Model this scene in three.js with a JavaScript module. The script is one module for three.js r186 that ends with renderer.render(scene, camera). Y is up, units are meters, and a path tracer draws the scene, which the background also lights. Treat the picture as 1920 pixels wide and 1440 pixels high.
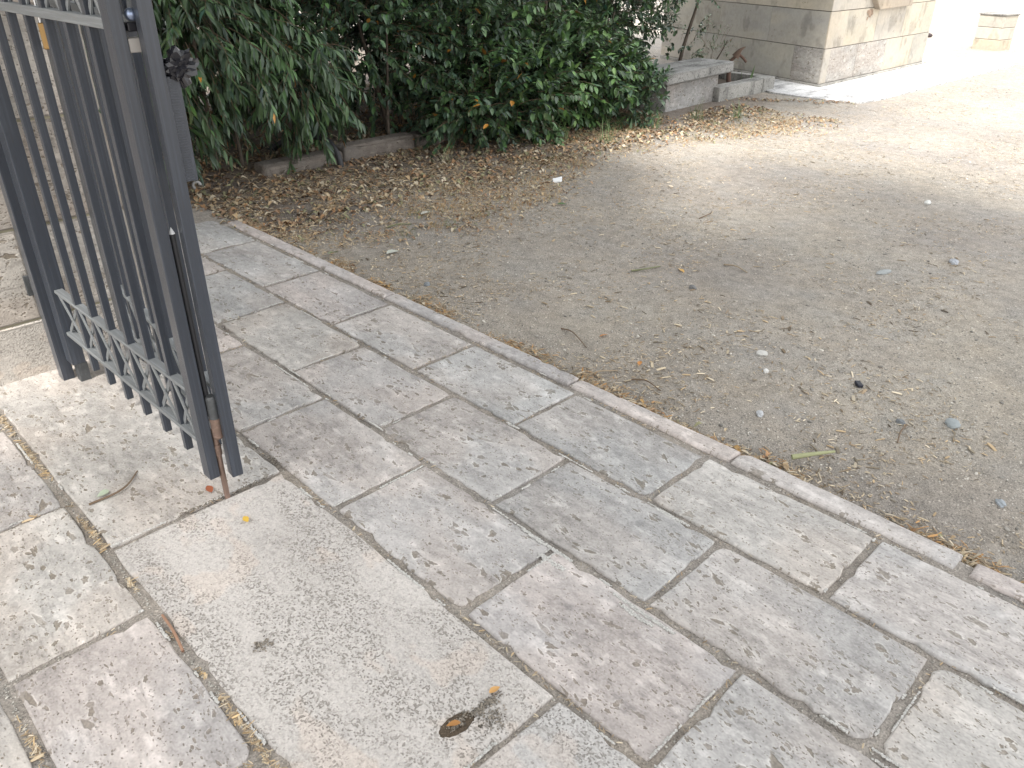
import * as THREE from 'three';
import { mergeGeometries, mergeVertices } from 'three/addons/utils/BufferGeometryUtils.js';
import { RoundedBoxGeometry } from 'three/addons/geometries/RoundedBoxGeometry.js';
import { MarchingCubes } from 'three/addons/objects/MarchingCubes.js';

// ---------------------------------------------------------------- camera, sky, sun, exposure
const scene = new THREE.Scene();
const camera = new THREE.PerspectiveCamera(51.717, 4 / 3, 0.05, 1200);
camera.position.set(0, 1.7, 0);
camera.rotation.set(THREE.MathUtils.degToRad(-29.216), THREE.MathUtils.degToRad(45.449), THREE.MathUtils.degToRad(0.398), 'YXZ');
const renderer = new THREE.WebGLRenderer({ antialias: true });
renderer.toneMapping = THREE.LinearToneMapping;
renderer.toneMappingExposure = 4.3;
renderer.shadowMap.enabled = true;

const SUN = new THREE.Vector3(0.18, 0.84, 0.5).normalize();
{ // a bright hazy summer sky
  const W = 256, H = 128, d = new Float32Array(W * H * 4);
  const zen = [0.46, 0.48, 0.51], hor = [0.67, 0.66, 0.635], low = [0.31, 0.30, 0.28];
  for (let y = 0; y < H; y++) for (let x = 0; x < W; x++) {
    const e = ((y + 0.5) / H - 0.5) * 2, o = (y * W + x) * 4;
    const t = Math.pow(Math.max(0, e), 0.55);
    for (let c = 0; c < 3; c++) d[o + c] = e >= 0 ? hor[c] + (zen[c] - hor[c]) * t : low[c];
    d[o + 3] = 1;
  }
  const t = new THREE.DataTexture(d, W, H, THREE.RGBAFormat, THREE.FloatType);
  t.mapping = THREE.EquirectangularReflectionMapping; t.magFilter = t.minFilter = THREE.LinearFilter; t.needsUpdate = true;
  scene.background = t; scene.environment = t;
}
const sun = new THREE.DirectionalLight(new THREE.Color(1, 0.965, 0.91), 2.0);
sun.position.copy(SUN).multiplyScalar(40).add(new THREE.Vector3(-3, 0, -6));
sun.target.position.set(-3, 0, -6); sun.castShadow = true;
Object.assign(sun.shadow.camera, { left: -22, right: 22, top: 22, bottom: -22, near: 1, far: 90 });
sun.shadow.mapSize.set(4096, 4096); sun.shadow.bias = -0.0004; sun.shadow.radius = 17;
scene.add(sun, sun.target);

// ---------------------------------------------------------------- helpers
let SEED = 12345;
const rnd = () => { SEED = (SEED + 0x6d2b79f5) | 0; let t = Math.imul(SEED ^ (SEED >>> 15), 1 | SEED); t = (t + Math.imul(t ^ (t >>> 7), 61 | t)) ^ t; return ((t ^ (t >>> 14)) >>> 0) / 4294967296; };
const rr = (a, b) => a + (b - a) * rnd();
const gauss = () => (rnd() + rnd() + rnd() + rnd() - 2) * 0.866;
const pick = (a) => a[Math.min(a.length - 1, Math.floor(rnd() * a.length))];
const clamp = (v, a = 0, b = 1) => Math.min(b, Math.max(a, v));
const sstep = (a, b, v) => { const t = clamp((v - a) / (b - a)); return t * t * (3 - 2 * t); };
const lerp = (a, b, t) => a + (b - a) * t;
const V3 = (x, y, z) => new THREE.Vector3(x, y, z);
const names = {};
const numbered = (n) => { const k = names[n] = (names[n] ?? -1) + 1; return k ? `${n}_${String(k).padStart(3, '0')}` : n; };
function tag(o, label, category, group, kind) {
  o.userData = {}; if (label) o.userData.label = label; if (category) o.userData.category = category;
  if (group) o.userData.group = group; if (kind) o.userData.kind = kind;
  return o;
}
function add(o, name, parent = scene) {
  if (parent === scene) o.name = numbered(name);
  else { parent.userData.n ??= undefined; const k = parent.children.filter((c) => c.name.replace(/_\d+$/, '') === name).length; o.name = k ? `${name}_${String(k).padStart(3, '0')}` : name; }
  o.traverse((m) => { if (m.isMesh) { m.castShadow = true; m.receiveShadow = true; } });
  parent.add(o); return o;
}
const mesh = (name, geo, mat, parent = scene) => add(new THREE.Mesh(geo, mat), name, parent);
const group = (name, x = 0, y = 0, z = 0) => { const g = new THREE.Group(); g.position.set(x, y, z); return add(g, name); };
const clean = (g) => { for (const k of Object.keys(g.attributes)) if (!['position', 'normal', 'uv'].includes(k)) g.deleteAttribute(k); return g.index ? g.toNonIndexed() : g; };
const merge = (list) => mergeGeometries(list.map(clean));
const rbox = (w, h, d, r = 0.003, x = 0, y = 0, z = 0) => { const g = new RoundedBoxGeometry(w, h, d, 1, Math.min(r, w / 2.1, h / 2.1, d / 2.1)); g.translate(x, y, z); return g; };
const box = (x0, x1, y0, y1, z0, z1, r) => rbox(Math.abs(x1 - x0), Math.abs(y1 - y0), Math.abs(z1 - z0), r, (x0 + x1) / 2, (y0 + y1) / 2, (z0 + z1) / 2);
function tube(pts, r0, r1, seg = 6, n) { // tapered tube along points
  const c = new THREE.CatmullRomCurve3(pts), N = n ?? Math.max(3, pts.length * 2), g = new THREE.TubeGeometry(c, N, 1, seg, false), p = g.attributes.position;
  for (let i = 0; i <= N; i++) { const q = c.getPointAt(i / N), r = lerp(r0, r1, i / N);
    for (let k = 0; k <= seg; k++) { const j = i * (seg + 1) + k; p.setXYZ(j, q.x + (p.getX(j) - q.x) * r, q.y + (p.getY(j) - q.y) * r, q.z + (p.getZ(j) - q.z) * r); } }
  return g;
}
function bar2(a, b, w, d, up = V3(0, 1, 0)) { // a straight flat bar from a to b
  const L = a.distanceTo(b), g = new THREE.BoxGeometry(w, L, d), y = b.clone().sub(a).normalize(), z = up.clone(), x = y.clone().cross(z).normalize(); z.copy(x).cross(y);
  g.applyMatrix4(new THREE.Matrix4().makeBasis(x, y, z)); g.translate((a.x + b.x) / 2, (a.y + b.y) / 2, (a.z + b.z) / 2); return g;
}

// ---------------------------------------------------------------- noise and textures
function lattice(P, seed) { let s = seed * 7919 + 13; const a = new Float32Array(P * P); for (let i = 0; i < P * P; i++) { s = (s * 1664525 + 1013904223) >>> 0; a[i] = s / 4294967296; } return a; }
const LAT = new Map();
function tnoise(u, v, px, py, seed) { // tileable value noise on the unit square, px by py cells
  const key = seed; let L = LAT.get(key); if (!L) { L = lattice(512, seed); LAT.set(key, L); }
  const x = u * px, y = v * py, x0 = Math.floor(x), y0 = Math.floor(y); let fx = x - x0, fy = y - y0; fx = fx * fx * (3 - 2 * fx); fy = fy * fy * (3 - 2 * fy);
  const xa = ((x0 % px) + px) % px, xb = (xa + 1) % px, ya = (((y0 % py) + py) % py) * 512, yb = ((ya / 512 + 1) % py) * 512;
  const p = L[ya + xa], q = L[ya + xb], r = L[yb + xa], t = L[yb + xb]; return p + (q - p) * fx + (r - p + (p - q - r + t) * fx) * fy;
}
const fbm = (u, v, px, py, o, seed) => { let s = 0, a = 0.5, t = 0; for (let i = 0; i < o; i++) { s += a * tnoise(u, v, Math.min(px << i, 512), Math.min(py << i, 512), seed + i); t += a; a *= 0.5; } return s / t; };
const wn = (x, z, s = 1, seed = 77) => fbm(((x / s) % 64 + 64) % 64 / 64, ((z / s) % 64 + 64) % 64 / 64, 64, 64, 3, seed);
const SRGB = new Uint8Array(4097); for (let i = 0; i <= 4096; i++) { const c = i / 4096; SRGB[i] = Math.round(255 * (c <= 0.0031308 ? 12.92 * c : 1.055 * Math.pow(c, 1 / 2.4) - 0.055)); }
function makeTex(N, f) { // f(i, x, y) -> fills col (linear) and returns height 0..1
  const C = new Uint8Array(N * N * 4), B = new Uint8Array(N * N * 4), col = [0, 0, 0];
  for (let y = 0, i = 0; y < N; y++) for (let x = 0; x < N; x++, i++) {
    const h = f(i, x / N, y / N, col), o = i * 4;
    C[o] = SRGB[(clamp(col[0]) * 4096) | 0]; C[o + 1] = SRGB[(clamp(col[1]) * 4096) | 0]; C[o + 2] = SRGB[(clamp(col[2]) * 4096) | 0]; C[o + 3] = 255;
    const b = (clamp(h) * 255) | 0; B[o] = B[o + 1] = B[o + 2] = b; B[o + 3] = 255;
  }
  const mk = (d, srgb) => { const t = new THREE.DataTexture(d, N, N, THREE.RGBAFormat); t.wrapS = t.wrapT = THREE.RepeatWrapping; t.magFilter = THREE.LinearFilter; t.minFilter = THREE.LinearMipmapLinearFilter; t.generateMipmaps = true; if (srgb) t.colorSpace = THREE.SRGBColorSpace; t.needsUpdate = true; return t; };
  return { map: mk(C, true), bump: mk(B, false) };
}
function pitMask(N, size, clusters, rmin, rmax, stretch, single) { // depth 0..1 and a pale rim 0..1 of the holes in a stone that tiles
  const D = new Float32Array(N * N), R = new Float32Array(N * N), px = N / size;
  const put = (cx, cy, a, b, dep, ang) => {
    const ph = rnd() * 9, k1 = rr(0.1, 0.35), k2 = rr(0.05, 0.25), ca = Math.cos(ang), sa = Math.sin(ang), m = Math.ceil(Math.max(a, b) * 1.9 * px) + 2, X = Math.round(cx * px), Y = Math.round(cy * px);
    for (let j = -m; j <= m; j++) for (let i = -m; i <= m; i++) {
      const u = (i * ca + j * sa) / px / a, v = (-i * sa + j * ca) / px / b, th = Math.atan2(v, u), rad = Math.sqrt(u * u + v * v) * (1 + k1 * Math.sin(2 * th + ph) + k2 * Math.sin(5 * th + ph * 3));
      if (rad > 1.7) continue; const o = (((Y + j) % N + N) % N) * N + ((X + i) % N + N) % N;
      D[o] = Math.max(D[o], dep * (1 - sstep(0.72, 1.02, rad))); if (rad > 0.95) R[o] = Math.max(R[o], 0.8 * (1 - sstep(1.05, 1.5, rad)) * (Math.sin(th + ph) > 0 ? 1 : 0.25) * (a > 0.004 ? 1 : 0.3));
    }
  };
  for (let c = 0; c < clusters; c++) {
    const cx = rnd() * size, cy = rnd() * size, n = 2 + Math.floor(rnd() * rnd() * 14), sx = rr(0.015, 0.09), sy = rr(0.006, 0.03), big = rnd() * rnd();
    for (let k = 0; k < n; k++) { const r = lerp(rmin, rmax, Math.pow(rnd(), 2.6) * (0.35 + big)); put(cx + gauss() * sx, cy + gauss() * sy, r * rr(1, stretch), r * rr(0.5, 0.9), rr(0.45, 1), gauss() * 0.35); }
  }
  for (let k = 0; k < single; k++) { const r = rr(0.0008, 0.0024); put(rnd() * size, rnd() * size, r * rr(1, 2.4), r, rr(0.3, 0.9), gauss() * 0.6); }
  return { D, R };
}
const TS = 2.0; // metres across a stone texture
const texTrav = (() => { // smooth worn travertine with scattered elongated pits
  const N = 2048, { D, R } = pitMask(N, TS, 980, 0.0013, 0.014, 2.0, 11000);
  const blot = pitMask(512, TS, 26, 0.01, 0.04, 1.4, 0).D;
  return makeTex(N, (i, u, v, c) => {
    const w = (fbm(u, v, 6, 6, 3, 3) - 0.5) * 0.05, band = fbm(u + w, v + w, 4, 30, 4, 11), patch = fbm(u, v, 7, 9, 4, 21), fine = tnoise(u, v, 400, 500, 31), mid = fbm(u, v, 60, 90, 3, 41), streak = fbm(u + w, v + w * 2, 9, 110, 3, 51);
    const g = 0.365 + (band - 0.5) * 0.16 + (patch - 0.5) * 0.16 + (mid - 0.5) * 0.17 + (fine - 0.5) * 0.10 + (streak - 0.5) * 0.05;
    const warm = sstep(0.42, 0.66, fbm(u, v, 5, 8, 3, 61)) * 0.10 - 0.01;
    let r = g * (1.01 + warm * 0.4), gg = g * (1 - warm * 0.04), b = g * (1.0 - warm * 0.34);
    const bl = blot[(((v * 512) | 0) * 512) + ((u * 512) | 0)] * 0.16; r *= 1 - bl; gg *= 1 - bl * 0.95; b *= 1 - bl * 0.9;
    const chalk = sstep(0.60, 0.78, fbm(u, v, 34, 60, 4, 71)) * 0.10; r += chalk; gg += chalk; b += chalk;
    const rim = R[i] * 0.13 * (0.4 + mid); r += rim; gg += rim; b += rim * 0.95;
    const dash = sstep(0.61, 0.72, fbm(u + w, v, 48, 260, 3, 81)) * sstep(0.40, 0.6, fbm(u, v, 9, 14, 3, 85)) * 0.15; r *= 1 - dash; gg *= 1 - dash; b *= 1 - dash; const d = Math.min(1, D[i] * 1.15), soil = 0.75 + 0.5 * fine; r = lerp(r, 0.185 * soil, d * 0.88); gg = lerp(gg, 0.165 * soil, d * 0.88); b = lerp(b, 0.138 * soil, d * 0.88);
    c[0] = r; c[1] = gg; c[2] = b; return 0.75 + (mid - 0.5) * 0.1 + (fine - 0.5) * 0.10 + (band - 0.5) * 0.15 - D[i] * (0.5 + 0.2 * fine) - dash * 0.5;
  });
})();
const texRough = (() => { // coarse open-pored travertine, crumbly all over
  const N = 2048, { D } = pitMask(N, TS, 260, 0.001, 0.007, 2, 9000);
  return makeTex(N, (i, u, v, c) => {
    const lo = fbm(u, v, 5, 9, 4, 103), dens = sstep(0.34, 0.62, fbm(u, v, 8, 20, 3, 113)), n1 = fbm(u, v, 300, 440, 2, 123) * 0.6 + 0.4 * tnoise(u, v, 500, 512, 163), n2 = fbm(u, v, 150, 260, 3, 133), fine = tnoise(u, v, 500, 512, 143), peach = sstep(0.60, 0.70, fbm(u, v, 16, 22, 3, 153));
    let h = Math.max(sstep(0.57, 0.66, n1), sstep(0.60, 0.72, n2) * 0.6) * (0.25 + 0.75 * dens); h = Math.max(h, D[i] * 0.9);
    let g = 0.40 + (lo - 0.5) * 0.14 + (fine - 0.5) * 0.10 + (n2 - 0.5) * 0.16, r = g * 1.02, gg = g * 0.985, b = g * 0.965;
    r += peach * 0.028; gg += peach * 0.008; b -= peach * 0.006; const k = h * 0.74; r = lerp(r, 0.15, k); gg = lerp(gg, 0.14, k); b = lerp(b, 0.125, k);
    c[0] = r; c[1] = gg; c[2] = b; return 0.75 - h * 0.55 + (fine - 0.5) * 0.14;
  });
})();
const texDirt = (() => { // trodden grey-brown earth with grit and crushed straw
  const N = 2048, S = 1.6, px = N / S, spec = new Float32Array(N * N), tone = new Float32Array(N * N);
  for (let k = 0; k < 34000; k++) { const X = rnd() * N | 0, Y = rnd() * N | 0, a = (rr(0.0008, 0.0036) + (rnd() < 0.06 ? 0.004 : 0)) * px, b = a * rr(0.3, 1), an = rnd() * 3.14, ca = Math.cos(an), sa = Math.sin(an), t = rnd() < 0.3 ? rr(-0.55, -0.2) : rr(0.15, 1.0), m = Math.ceil(a) + 1;
    for (let j = -m; j <= m; j++) for (let i = -m; i <= m; i++) { const uu = (i * ca + j * sa) / a, vv = (-i * sa + j * ca) / b, q = uu * uu + vv * vv; if (q > 1) continue; const o = (((Y + j) % N + N) % N) * N + ((X + i) % N + N) % N; spec[o] = Math.max(spec[o], 1 - q * q); tone[o] = t; } }
  return makeTex(N, (i, u, v, c) => {
    const lo = fbm(u, v, 4, 4, 4, 203), mid = fbm(u, v, 40, 40, 4, 213), fine = tnoise(u, v, 400, 400, 223), f2 = tnoise(u, v, 512, 512, 233), sp = spec[i];
    let g = 0.245 + (lo - 0.5) * 0.07 + (mid - 0.5) * 0.13 + (fine - 0.5) * 0.11 + (f2 - 0.5) * 0.09; g *= 1 + sp * tone[i] * 0.75;
    const wz = (fbm(u, v, 9, 9, 3, 243) - 0.5) * 0.16; c[0] = g * (1.115 + wz * 0.5); c[1] = g * 1.0; c[2] = g * (0.865 - wz * 0.55);
    return 0.45 + (mid - 0.5) * 0.5 + (fine - 0.5) * 0.2 + sp * 0.35 * (tone[i] > 0 ? 1 : -0.4);
  });
})();
const texConc = (() => makeTex(512, (i, u, v, c) => { const a = fbm(u, v, 5, 5, 4, 303), b = fbm(u, v, 60, 60, 3, 313), st = sstep(0.55, 0.75, fbm(u, v, 9, 3, 4, 323)), pit = sstep(0.66, 0.74, fbm(u, v, 80, 80, 2, 333)); const g = 0.36 + (a - 0.5) * 0.2 + (b - 0.5) * 0.14 - st * 0.12 - pit * 0.15; c[0] = g * 1.01; c[1] = g; c[2] = g * 0.96; return 0.7 - pit * 0.6 + (b - 0.5) * 0.3; }))();
const texAshlar = (() => { const pm = pitMask(1024, TS, 90, 0.002, 0.012, 2, 900); return makeTex(1024, (i, u, v, c) => { // pale ashlar with soft blotches
  const a = fbm(u, v, 3, 4, 4, 403), b = fbm(u, v, 70, 70, 3, 413), st = sstep(0.54, 0.72, fbm(u, v, 14, 9, 4, 423)), veil = fbm(u, v, 5, 14, 3, 433); const g = 0.42 + (a - 0.5) * 0.13 + (b - 0.5) * 0.08 + (veil - 0.5) * 0.08 - st * 0.09, y = (veil - 0.45) * 0.3;
  const d = pm.D[i] * 0.7; c[0] = lerp(g * (1.03 + y * 0.2), 0.17, d); c[1] = lerp(g * 0.985, 0.15, d); c[2] = lerp(g * (0.895 - y * 0.35), 0.12, d); return 0.75 - pm.D[i] * 0.6 + (b - 0.5) * 0.25; }); })();
const texMetal = (() => makeTex(512, (i, u, v, c) => { const a = fbm(u, v, 5, 5, 4, 503), b = fbm(u, v, 90, 90, 2, 513), dust = sstep(0.5, 0.8, a) * 0.35, chip = sstep(0.74, 0.8, fbm(u, v, 40, 40, 3, 523)); const k = 0.9 + dust + (b - 0.5) * 0.3; c[0] = 0.72 * k + chip * 0.1; c[1] = 0.72 * k; c[2] = 0.72 * k - chip * 0.1; return 0.6 + (b - 0.5) * 0.5 - chip * 0.4; }))();
const texBark = (() => makeTex(512, (i, u, v, c) => { const a = fbm(u, v, 24, 5, 4, 603), b = fbm(u, v, 60, 30, 3, 613), g = 0.10 + (a - 0.5) * 0.12 + (b - 0.5) * 0.06; c[0] = g * 1.15; c[1] = g; c[2] = g * 0.85; return a; }))();

const stdm = (color, rough = 0.9, extra = {}) => new THREE.MeshStandardMaterial({ color: new THREE.Color().setRGB(...color), roughness: rough, ...extra });
const tex = (t, color, rough, bump) => stdm(color, rough, { map: t.map, bumpMap: t.bump, bumpScale: bump });
const M = {
  mortar: tex(texDirt, [0.98, 0.98, 1.0], 0.98, 0.006), chalk: stdm([0.74, 0.73, 0.71], 0.95, { bumpMap: texConc.bump, bumpScale: 0.002 }),
  dirt: stdm([1, 1, 1], 0.97, { map: texDirt.map, bumpMap: texDirt.bump, bumpScale: 0.008, vertexColors: true }), conc: tex(texConc, [1, 1, 1], 0.92, 0.003), apron: tex(texConc, [1.6, 1.6, 1.66], 0.9, 0.002),
  paint: new THREE.MeshPhysicalMaterial({ color: new THREE.Color().setRGB(0.062, 0.071, 0.09), roughness: 0.28, ior: 1.47, sheen: 0.8, sheenRoughness: 0.45, sheenColor: new THREE.Color().setRGB(0.55, 0.58, 0.62), map: texMetal.map, bumpMap: texMetal.bump, bumpScale: 0.0002 }), paintOld: stdm([0.09, 0.095, 0.10], 0.5, { map: texMetal.map }),
  rust: stdm([0.24, 0.16, 0.125], 0.85, { map: texMetal.map, bumpMap: texMetal.bump, bumpScale: 0.001 }), black: stdm([0.012, 0.012, 0.016], 0.3), rubber: stdm([0.03, 0.03, 0.034], 0.6),
  litPaint: stdm([0.27, 0.285, 0.295], 0.6, { map: texMetal.map, bumpMap: texMetal.bump, bumpScale: 0.0004 }), brass: stdm([0.30, 0.185, 0.07], 0.4, { metalness: 0.55 }), steel: stdm([0.62, 0.63, 0.65], 0.25, { metalness: 1 }), blueSteel: stdm([0.25, 0.3, 0.42], 0.3, { metalness: 0.8 }),  // rails and lattice: lighter copy of the gate paint, light put into colour
  bark: tex(texBark, [0.75, 0.7, 0.65], 0.95, 0.01), twig: stdm([0.15, 0.105, 0.07], 0.9), twigPale: stdm([0.3, 0.24, 0.17], 0.9), twigGreen: stdm([0.17, 0.18, 0.1], 0.8),
  white: stdm([0.72, 0.73, 0.74], 0.7), ped: [], wall: [],
};

// ---------------------------------------------------------------- ground
const Hz = (x, z) => { // height of the bare earth
  const base = -0.028 + sstep(-2.6, -5.0, x) * 0.02 + sstep(-4, -9, z) * 0.012;
  const swell = (wn(x, z, 0.9, 701) - 0.5) * 0.03 + (wn(x, z, 0.17, 711) - 0.5) * 0.010;
  const bed = sstep(-5.9, -6.6, x) * sstep(-1.2, -2.4, z) * 0.07 * (1 - sstep(-8.2, -9.2, z));
  const edge = sstep(-2.33, -2.75, z); // lies a little below the kerb
  return base + swell * edge + bed - 0.012 * (1 - edge);
};
{
  const axis = (a, b, step, lo, hi) => { const v = []; for (let x = a; x <= b + 1e-6; x += step) v.push(x); let s = step; for (let x = b; x < hi;) { s *= 1.25; x += s; v.push(x); } s = step; for (let x = a; x > lo;) { s *= 1.25; x -= s; v.unshift(x); } return v; };
  const xs = axis(-6.6, 1.2, 0.032, -320, 320), zs = axis(-9.5, -2.1, 0.032, -320, 320), nx = xs.length, nz = zs.length, P = [], U = [], I = [], GC = [];
  for (const z of zs) for (const x of xs) { const humus = sstep(-4.3, -5.4, x + (wn(x, z, 0.6, 731) - 0.5) * 1.1) * sstep(-1.5, -2.6, z) * (1 - sstep(-9.2, -9.9, z)), far = sstep(9, 22, Math.hypot(x, z)), pt = (wn(x, z, 0.8, 741) - 0.5) * 0.36; GC.push((1 - 0.42 * humus) * (1 + pt) * (1 + far * 0.2), (1 - 0.47 * humus) * (1 + pt) * (1 + far * 0.2), (1 - 0.5 * humus) * (1 + pt * 0.8) * (1 + far * 0.22)); const under = z > -2.33 && x > -6.2; P.push(x, under ? -0.11 : Math.hypot(x, z) > 60 ? -0.02 : Hz(x, z), z); U.push(x / 1.6, -z / 1.6); }
  for (let j = 0; j < nz - 1; j++) for (let i = 0; i < nx - 1; i++) { const a = j * nx + i; I.push(a, a + nx, a + 1, a + 1, a + nx, a + nx + 1); }
  const g = new THREE.BufferGeometry(); g.setAttribute('position', new THREE.Float32BufferAttribute(P, 3)); g.setAttribute('color', new THREE.Float32BufferAttribute(GC, 3)); g.setAttribute('uv', new THREE.Float32BufferAttribute(U, 2)); g.setIndex(I); g.computeVertexNormals();
  tag(mesh('ground', g, M.dirt), 'trodden grey-brown earth square strewn with grit', 'ground', null, 'structure');
}

// ---------------------------------------------------------------- pavement
const pavement = tag(group('pavement'), 'grey travertine slab pavement inside the open gate', 'pavement', null, 'structure');
const HOLE = new THREE.CatmullRomCurve3([[-1.026, -0.772], [-1.047, -0.786], [-1.050, -0.826], [-1.036, -0.866], [-1.010, -0.872], [-0.998, -0.846], [-1.000, -0.80]].map(([x, z]) => V3(x, 0, z)), true).getPoints(34).slice(0, -1).map((p) => [p.x + rr(-0.0022, 0.0022), p.z + rr(-0.0022, 0.0022)]);
// a worn slab: wavy outline, chipped rounded edge, flat top
function slabGeo(x0, x1, z0, z1, { top = 0, depth = 0.05, wob = 0.004, chip = 0.5, bev = 0.006, grain = 0, hole, y0 } = {}) {
  const ring = [], per = []; const side = (ax, az, bx, bz) => { const L = Math.hypot(bx - ax, bz - az), n = Math.max(2, Math.round(L / 0.035)); for (let i = 0; i < n; i++) per.push([lerp(ax, bx, i / n), lerp(az, bz, i / n)]); };
  side(x0, z0, x1, z0); side(x1, z0, x1, z1); side(x1, z1, x0, z1); side(x0, z1, x0, z0);
  const cx = (x0 + x1) / 2, cz = (z0 + z1) / 2, hx = (x1 - x0) / 2, hz = (z1 - z0) / 2, s = rnd() * 60;
  for (const [x, z] of per) {
    let w = (wn(x * 9 + s, z * 9 + s, 1, 801) - 0.5) * 2.2 * wob; if (rnd() < 0.09 * chip) w += rr(0.004, 0.013);
    const corner = Math.min(1, Math.hypot(Math.max(0, Math.abs(x - cx) - hx + 0.03), Math.max(0, Math.abs(z - cz) - hz + 0.03)) / 0.042); w += corner > 0.9 ? rr(0, 0.004) : 0;
    const nx = Math.abs(Math.abs(x - cx) - hx) < 1e-6 ? -Math.sign(x - cx) : 0, nz = Math.abs(Math.abs(z - cz) - hz) < 1e-6 ? -Math.sign(z - cz) : 0; ring.push([x + nx * w, z + nz * w]);
  }
  const n = ring.length, P = [], I = [], inset = (k) => ring.map(([x, z]) => { const dx = cx - x, dz = cz - z; return [x + Math.sign(dx) * Math.min(Math.abs(dx), k), z + Math.sign(dz) * Math.min(Math.abs(dz), k * (hz > 0.02 ? 1 : 0.3))]; });
  const tilt = [rr(-0.0025, 0.0025), rr(-0.0025, 0.0025)], Y = (x, z, y) => y + top + tilt[0] * (x - cx) / hx + tilt[1] * (z - cz) / hz;
  const rows = [ring.map(([x, z]) => [x, -depth, z]), ring.map(([x, z]) => [x, Y(x, z, -bev), z]), inset(bev * 0.35).map(([x, z]) => [x, Y(x, z, -bev * 0.35), z]), inset(bev * 1.1).map(([x, z]) => [x, Y(x, z, 0), z])];
  for (const r of rows) for (const p of r) P.push(...p);
  for (let k = 0; k < 3; k++) for (let i = 0; i < n; i++) { const a = k * n + i, b = k * n + (i + 1) % n, c = a + n, d = b + n; I.push(a, b, c, b, d, c); }
  const outline = rows[3].map((p) => new THREE.Vector2(p[0], p[2])), hp = hole ? [hole.map(([x, z]) => new THREE.Vector2(x, z))] : [];
  const base = P.length / 3; outline.concat(...hp).forEach((p) => P.push(p.x, Y(p.x, p.y, 0), p.y));
  for (const [a, b, c] of THREE.ShapeUtils.triangulateShape(outline, hp)) I.push(base + a, base + b, base + c);
  if (hole) { const h0 = base + n, m = hole.length, q = P.length / 3; hole.forEach(([x, z]) => P.push(lerp(x, -1.024, 0.15), -0.028, lerp(z, -0.82, 0.1))); for (let i = 0; i < m; i++) { const a = h0 + i, b = h0 + (i + 1) % m, c = q + i, d = q + (i + 1) % m; I.push(a, c, b, b, c, d); } }
  let g = new THREE.BufferGeometry(); g.setAttribute('position', new THREE.Float32BufferAttribute(P, 3)); g.setIndex(I);
  const ca = Math.cos(grain), sa = Math.sin(grain), ou = rnd(), ov = rnd(), fl = rnd() < 0.5 ? -1 : 1, U = [];
  for (let i = 0; i < P.length; i += 3) { const x = P[i] * fl, z = P[i + 2] + P[i + 1]; U.push((x * ca + z * sa) / TS + ou, (-x * sa + z * ca) / TS + ov); }
  g.setAttribute('uv', new THREE.Float32BufferAttribute(U, 2)); g = g.toNonIndexed(); g.computeVertexNormals();
  const p = g.attributes.position, nn = g.attributes.normal; let flip = false; for (let i = 0; i < p.count; i++) if (nn.getY(i) < -0.5 && p.getY(i) > top - 0.02) { flip = true; break; }
  if (flip) for (const k of ['position', 'uv']) { const a = g.attributes[k], it = a.itemSize; for (let t = 0; t < a.count; t += 3) for (let c = 0; c < it; c++) { const q = a.array[t * it + c]; a.array[t * it + c] = a.array[(t + 1) * it + c]; a.array[(t + 1) * it + c] = q; } }
  if (flip) g.computeVertexNormals();
  return g;
}
const slabTone = [[1.03, 1, 0.975], [1.05, 1.0, 0.965], [0.98, 0.965, 0.945], [1.06, 1.0, 0.97], [1.02, 0.985, 0.955], [1.10, 1.05, 0.99], [0.97, 0.95, 0.93]];
const slabMat = slabTone.map((t) => tex(texTrav, t, 0.78, 0.004)), roughMat = [[1.18, 1.15, 1.13], [1.2, 1.16, 1.12], [1.14, 1.13, 1.12]].map((t) => tex(texRough, t, 0.88, 0.004));
const pinkMat = [[1.07, 1.01, 0.985], [1.06, 1.015, 0.985], [1.05, 1.01, 0.98]].map((t) => tex(texTrav, t, 0.8, 0.003));
const J = 0.013; // half a joint
const JOINTS = []; // [ax, az, bx, bz] centre lines
const rowsOf = [
  { z0: -2.285, z1: -1.895, j: [-5.3, -4.68, -3.93, -3.243, -2.574, -1.919, -1.252, -0.591, 0.075, 0.74, 1.4], m: 's' },
  { z0: -1.895, z1: -1.486, j: [-4.95, -4.32, -3.652, -2.933, -2.278, -1.607, -0.948, -0.27, 0.40, 1.07], m: 's' },
  { z0: -1.486, z1: -1.072, j: [-3.95, -3.33, -2.637, -1.962, -1.296, -0.62, 0.05, 0.72], m: 's' },
  { z0: -1.072, z1: -0.44, j: [-3.72, -2.28, -0.904, 0.5], m: 'r' },
  { z0: -0.44, z1: -0.05, j: [-3.72, -3.3, -2.617, -1.932, -1.28, -0.62, 0.05], m: 'w' },
  { z0: -0.05, z1: 0.36, j: [-3.72, -2.95, -2.28, -1.6, -0.93], m: 'w' },
  { z0: 0.36, z1: 0.77, j: [-3.72, -3.2, -2.5, -1.85, -1.2], m: 'w' },
];
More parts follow.
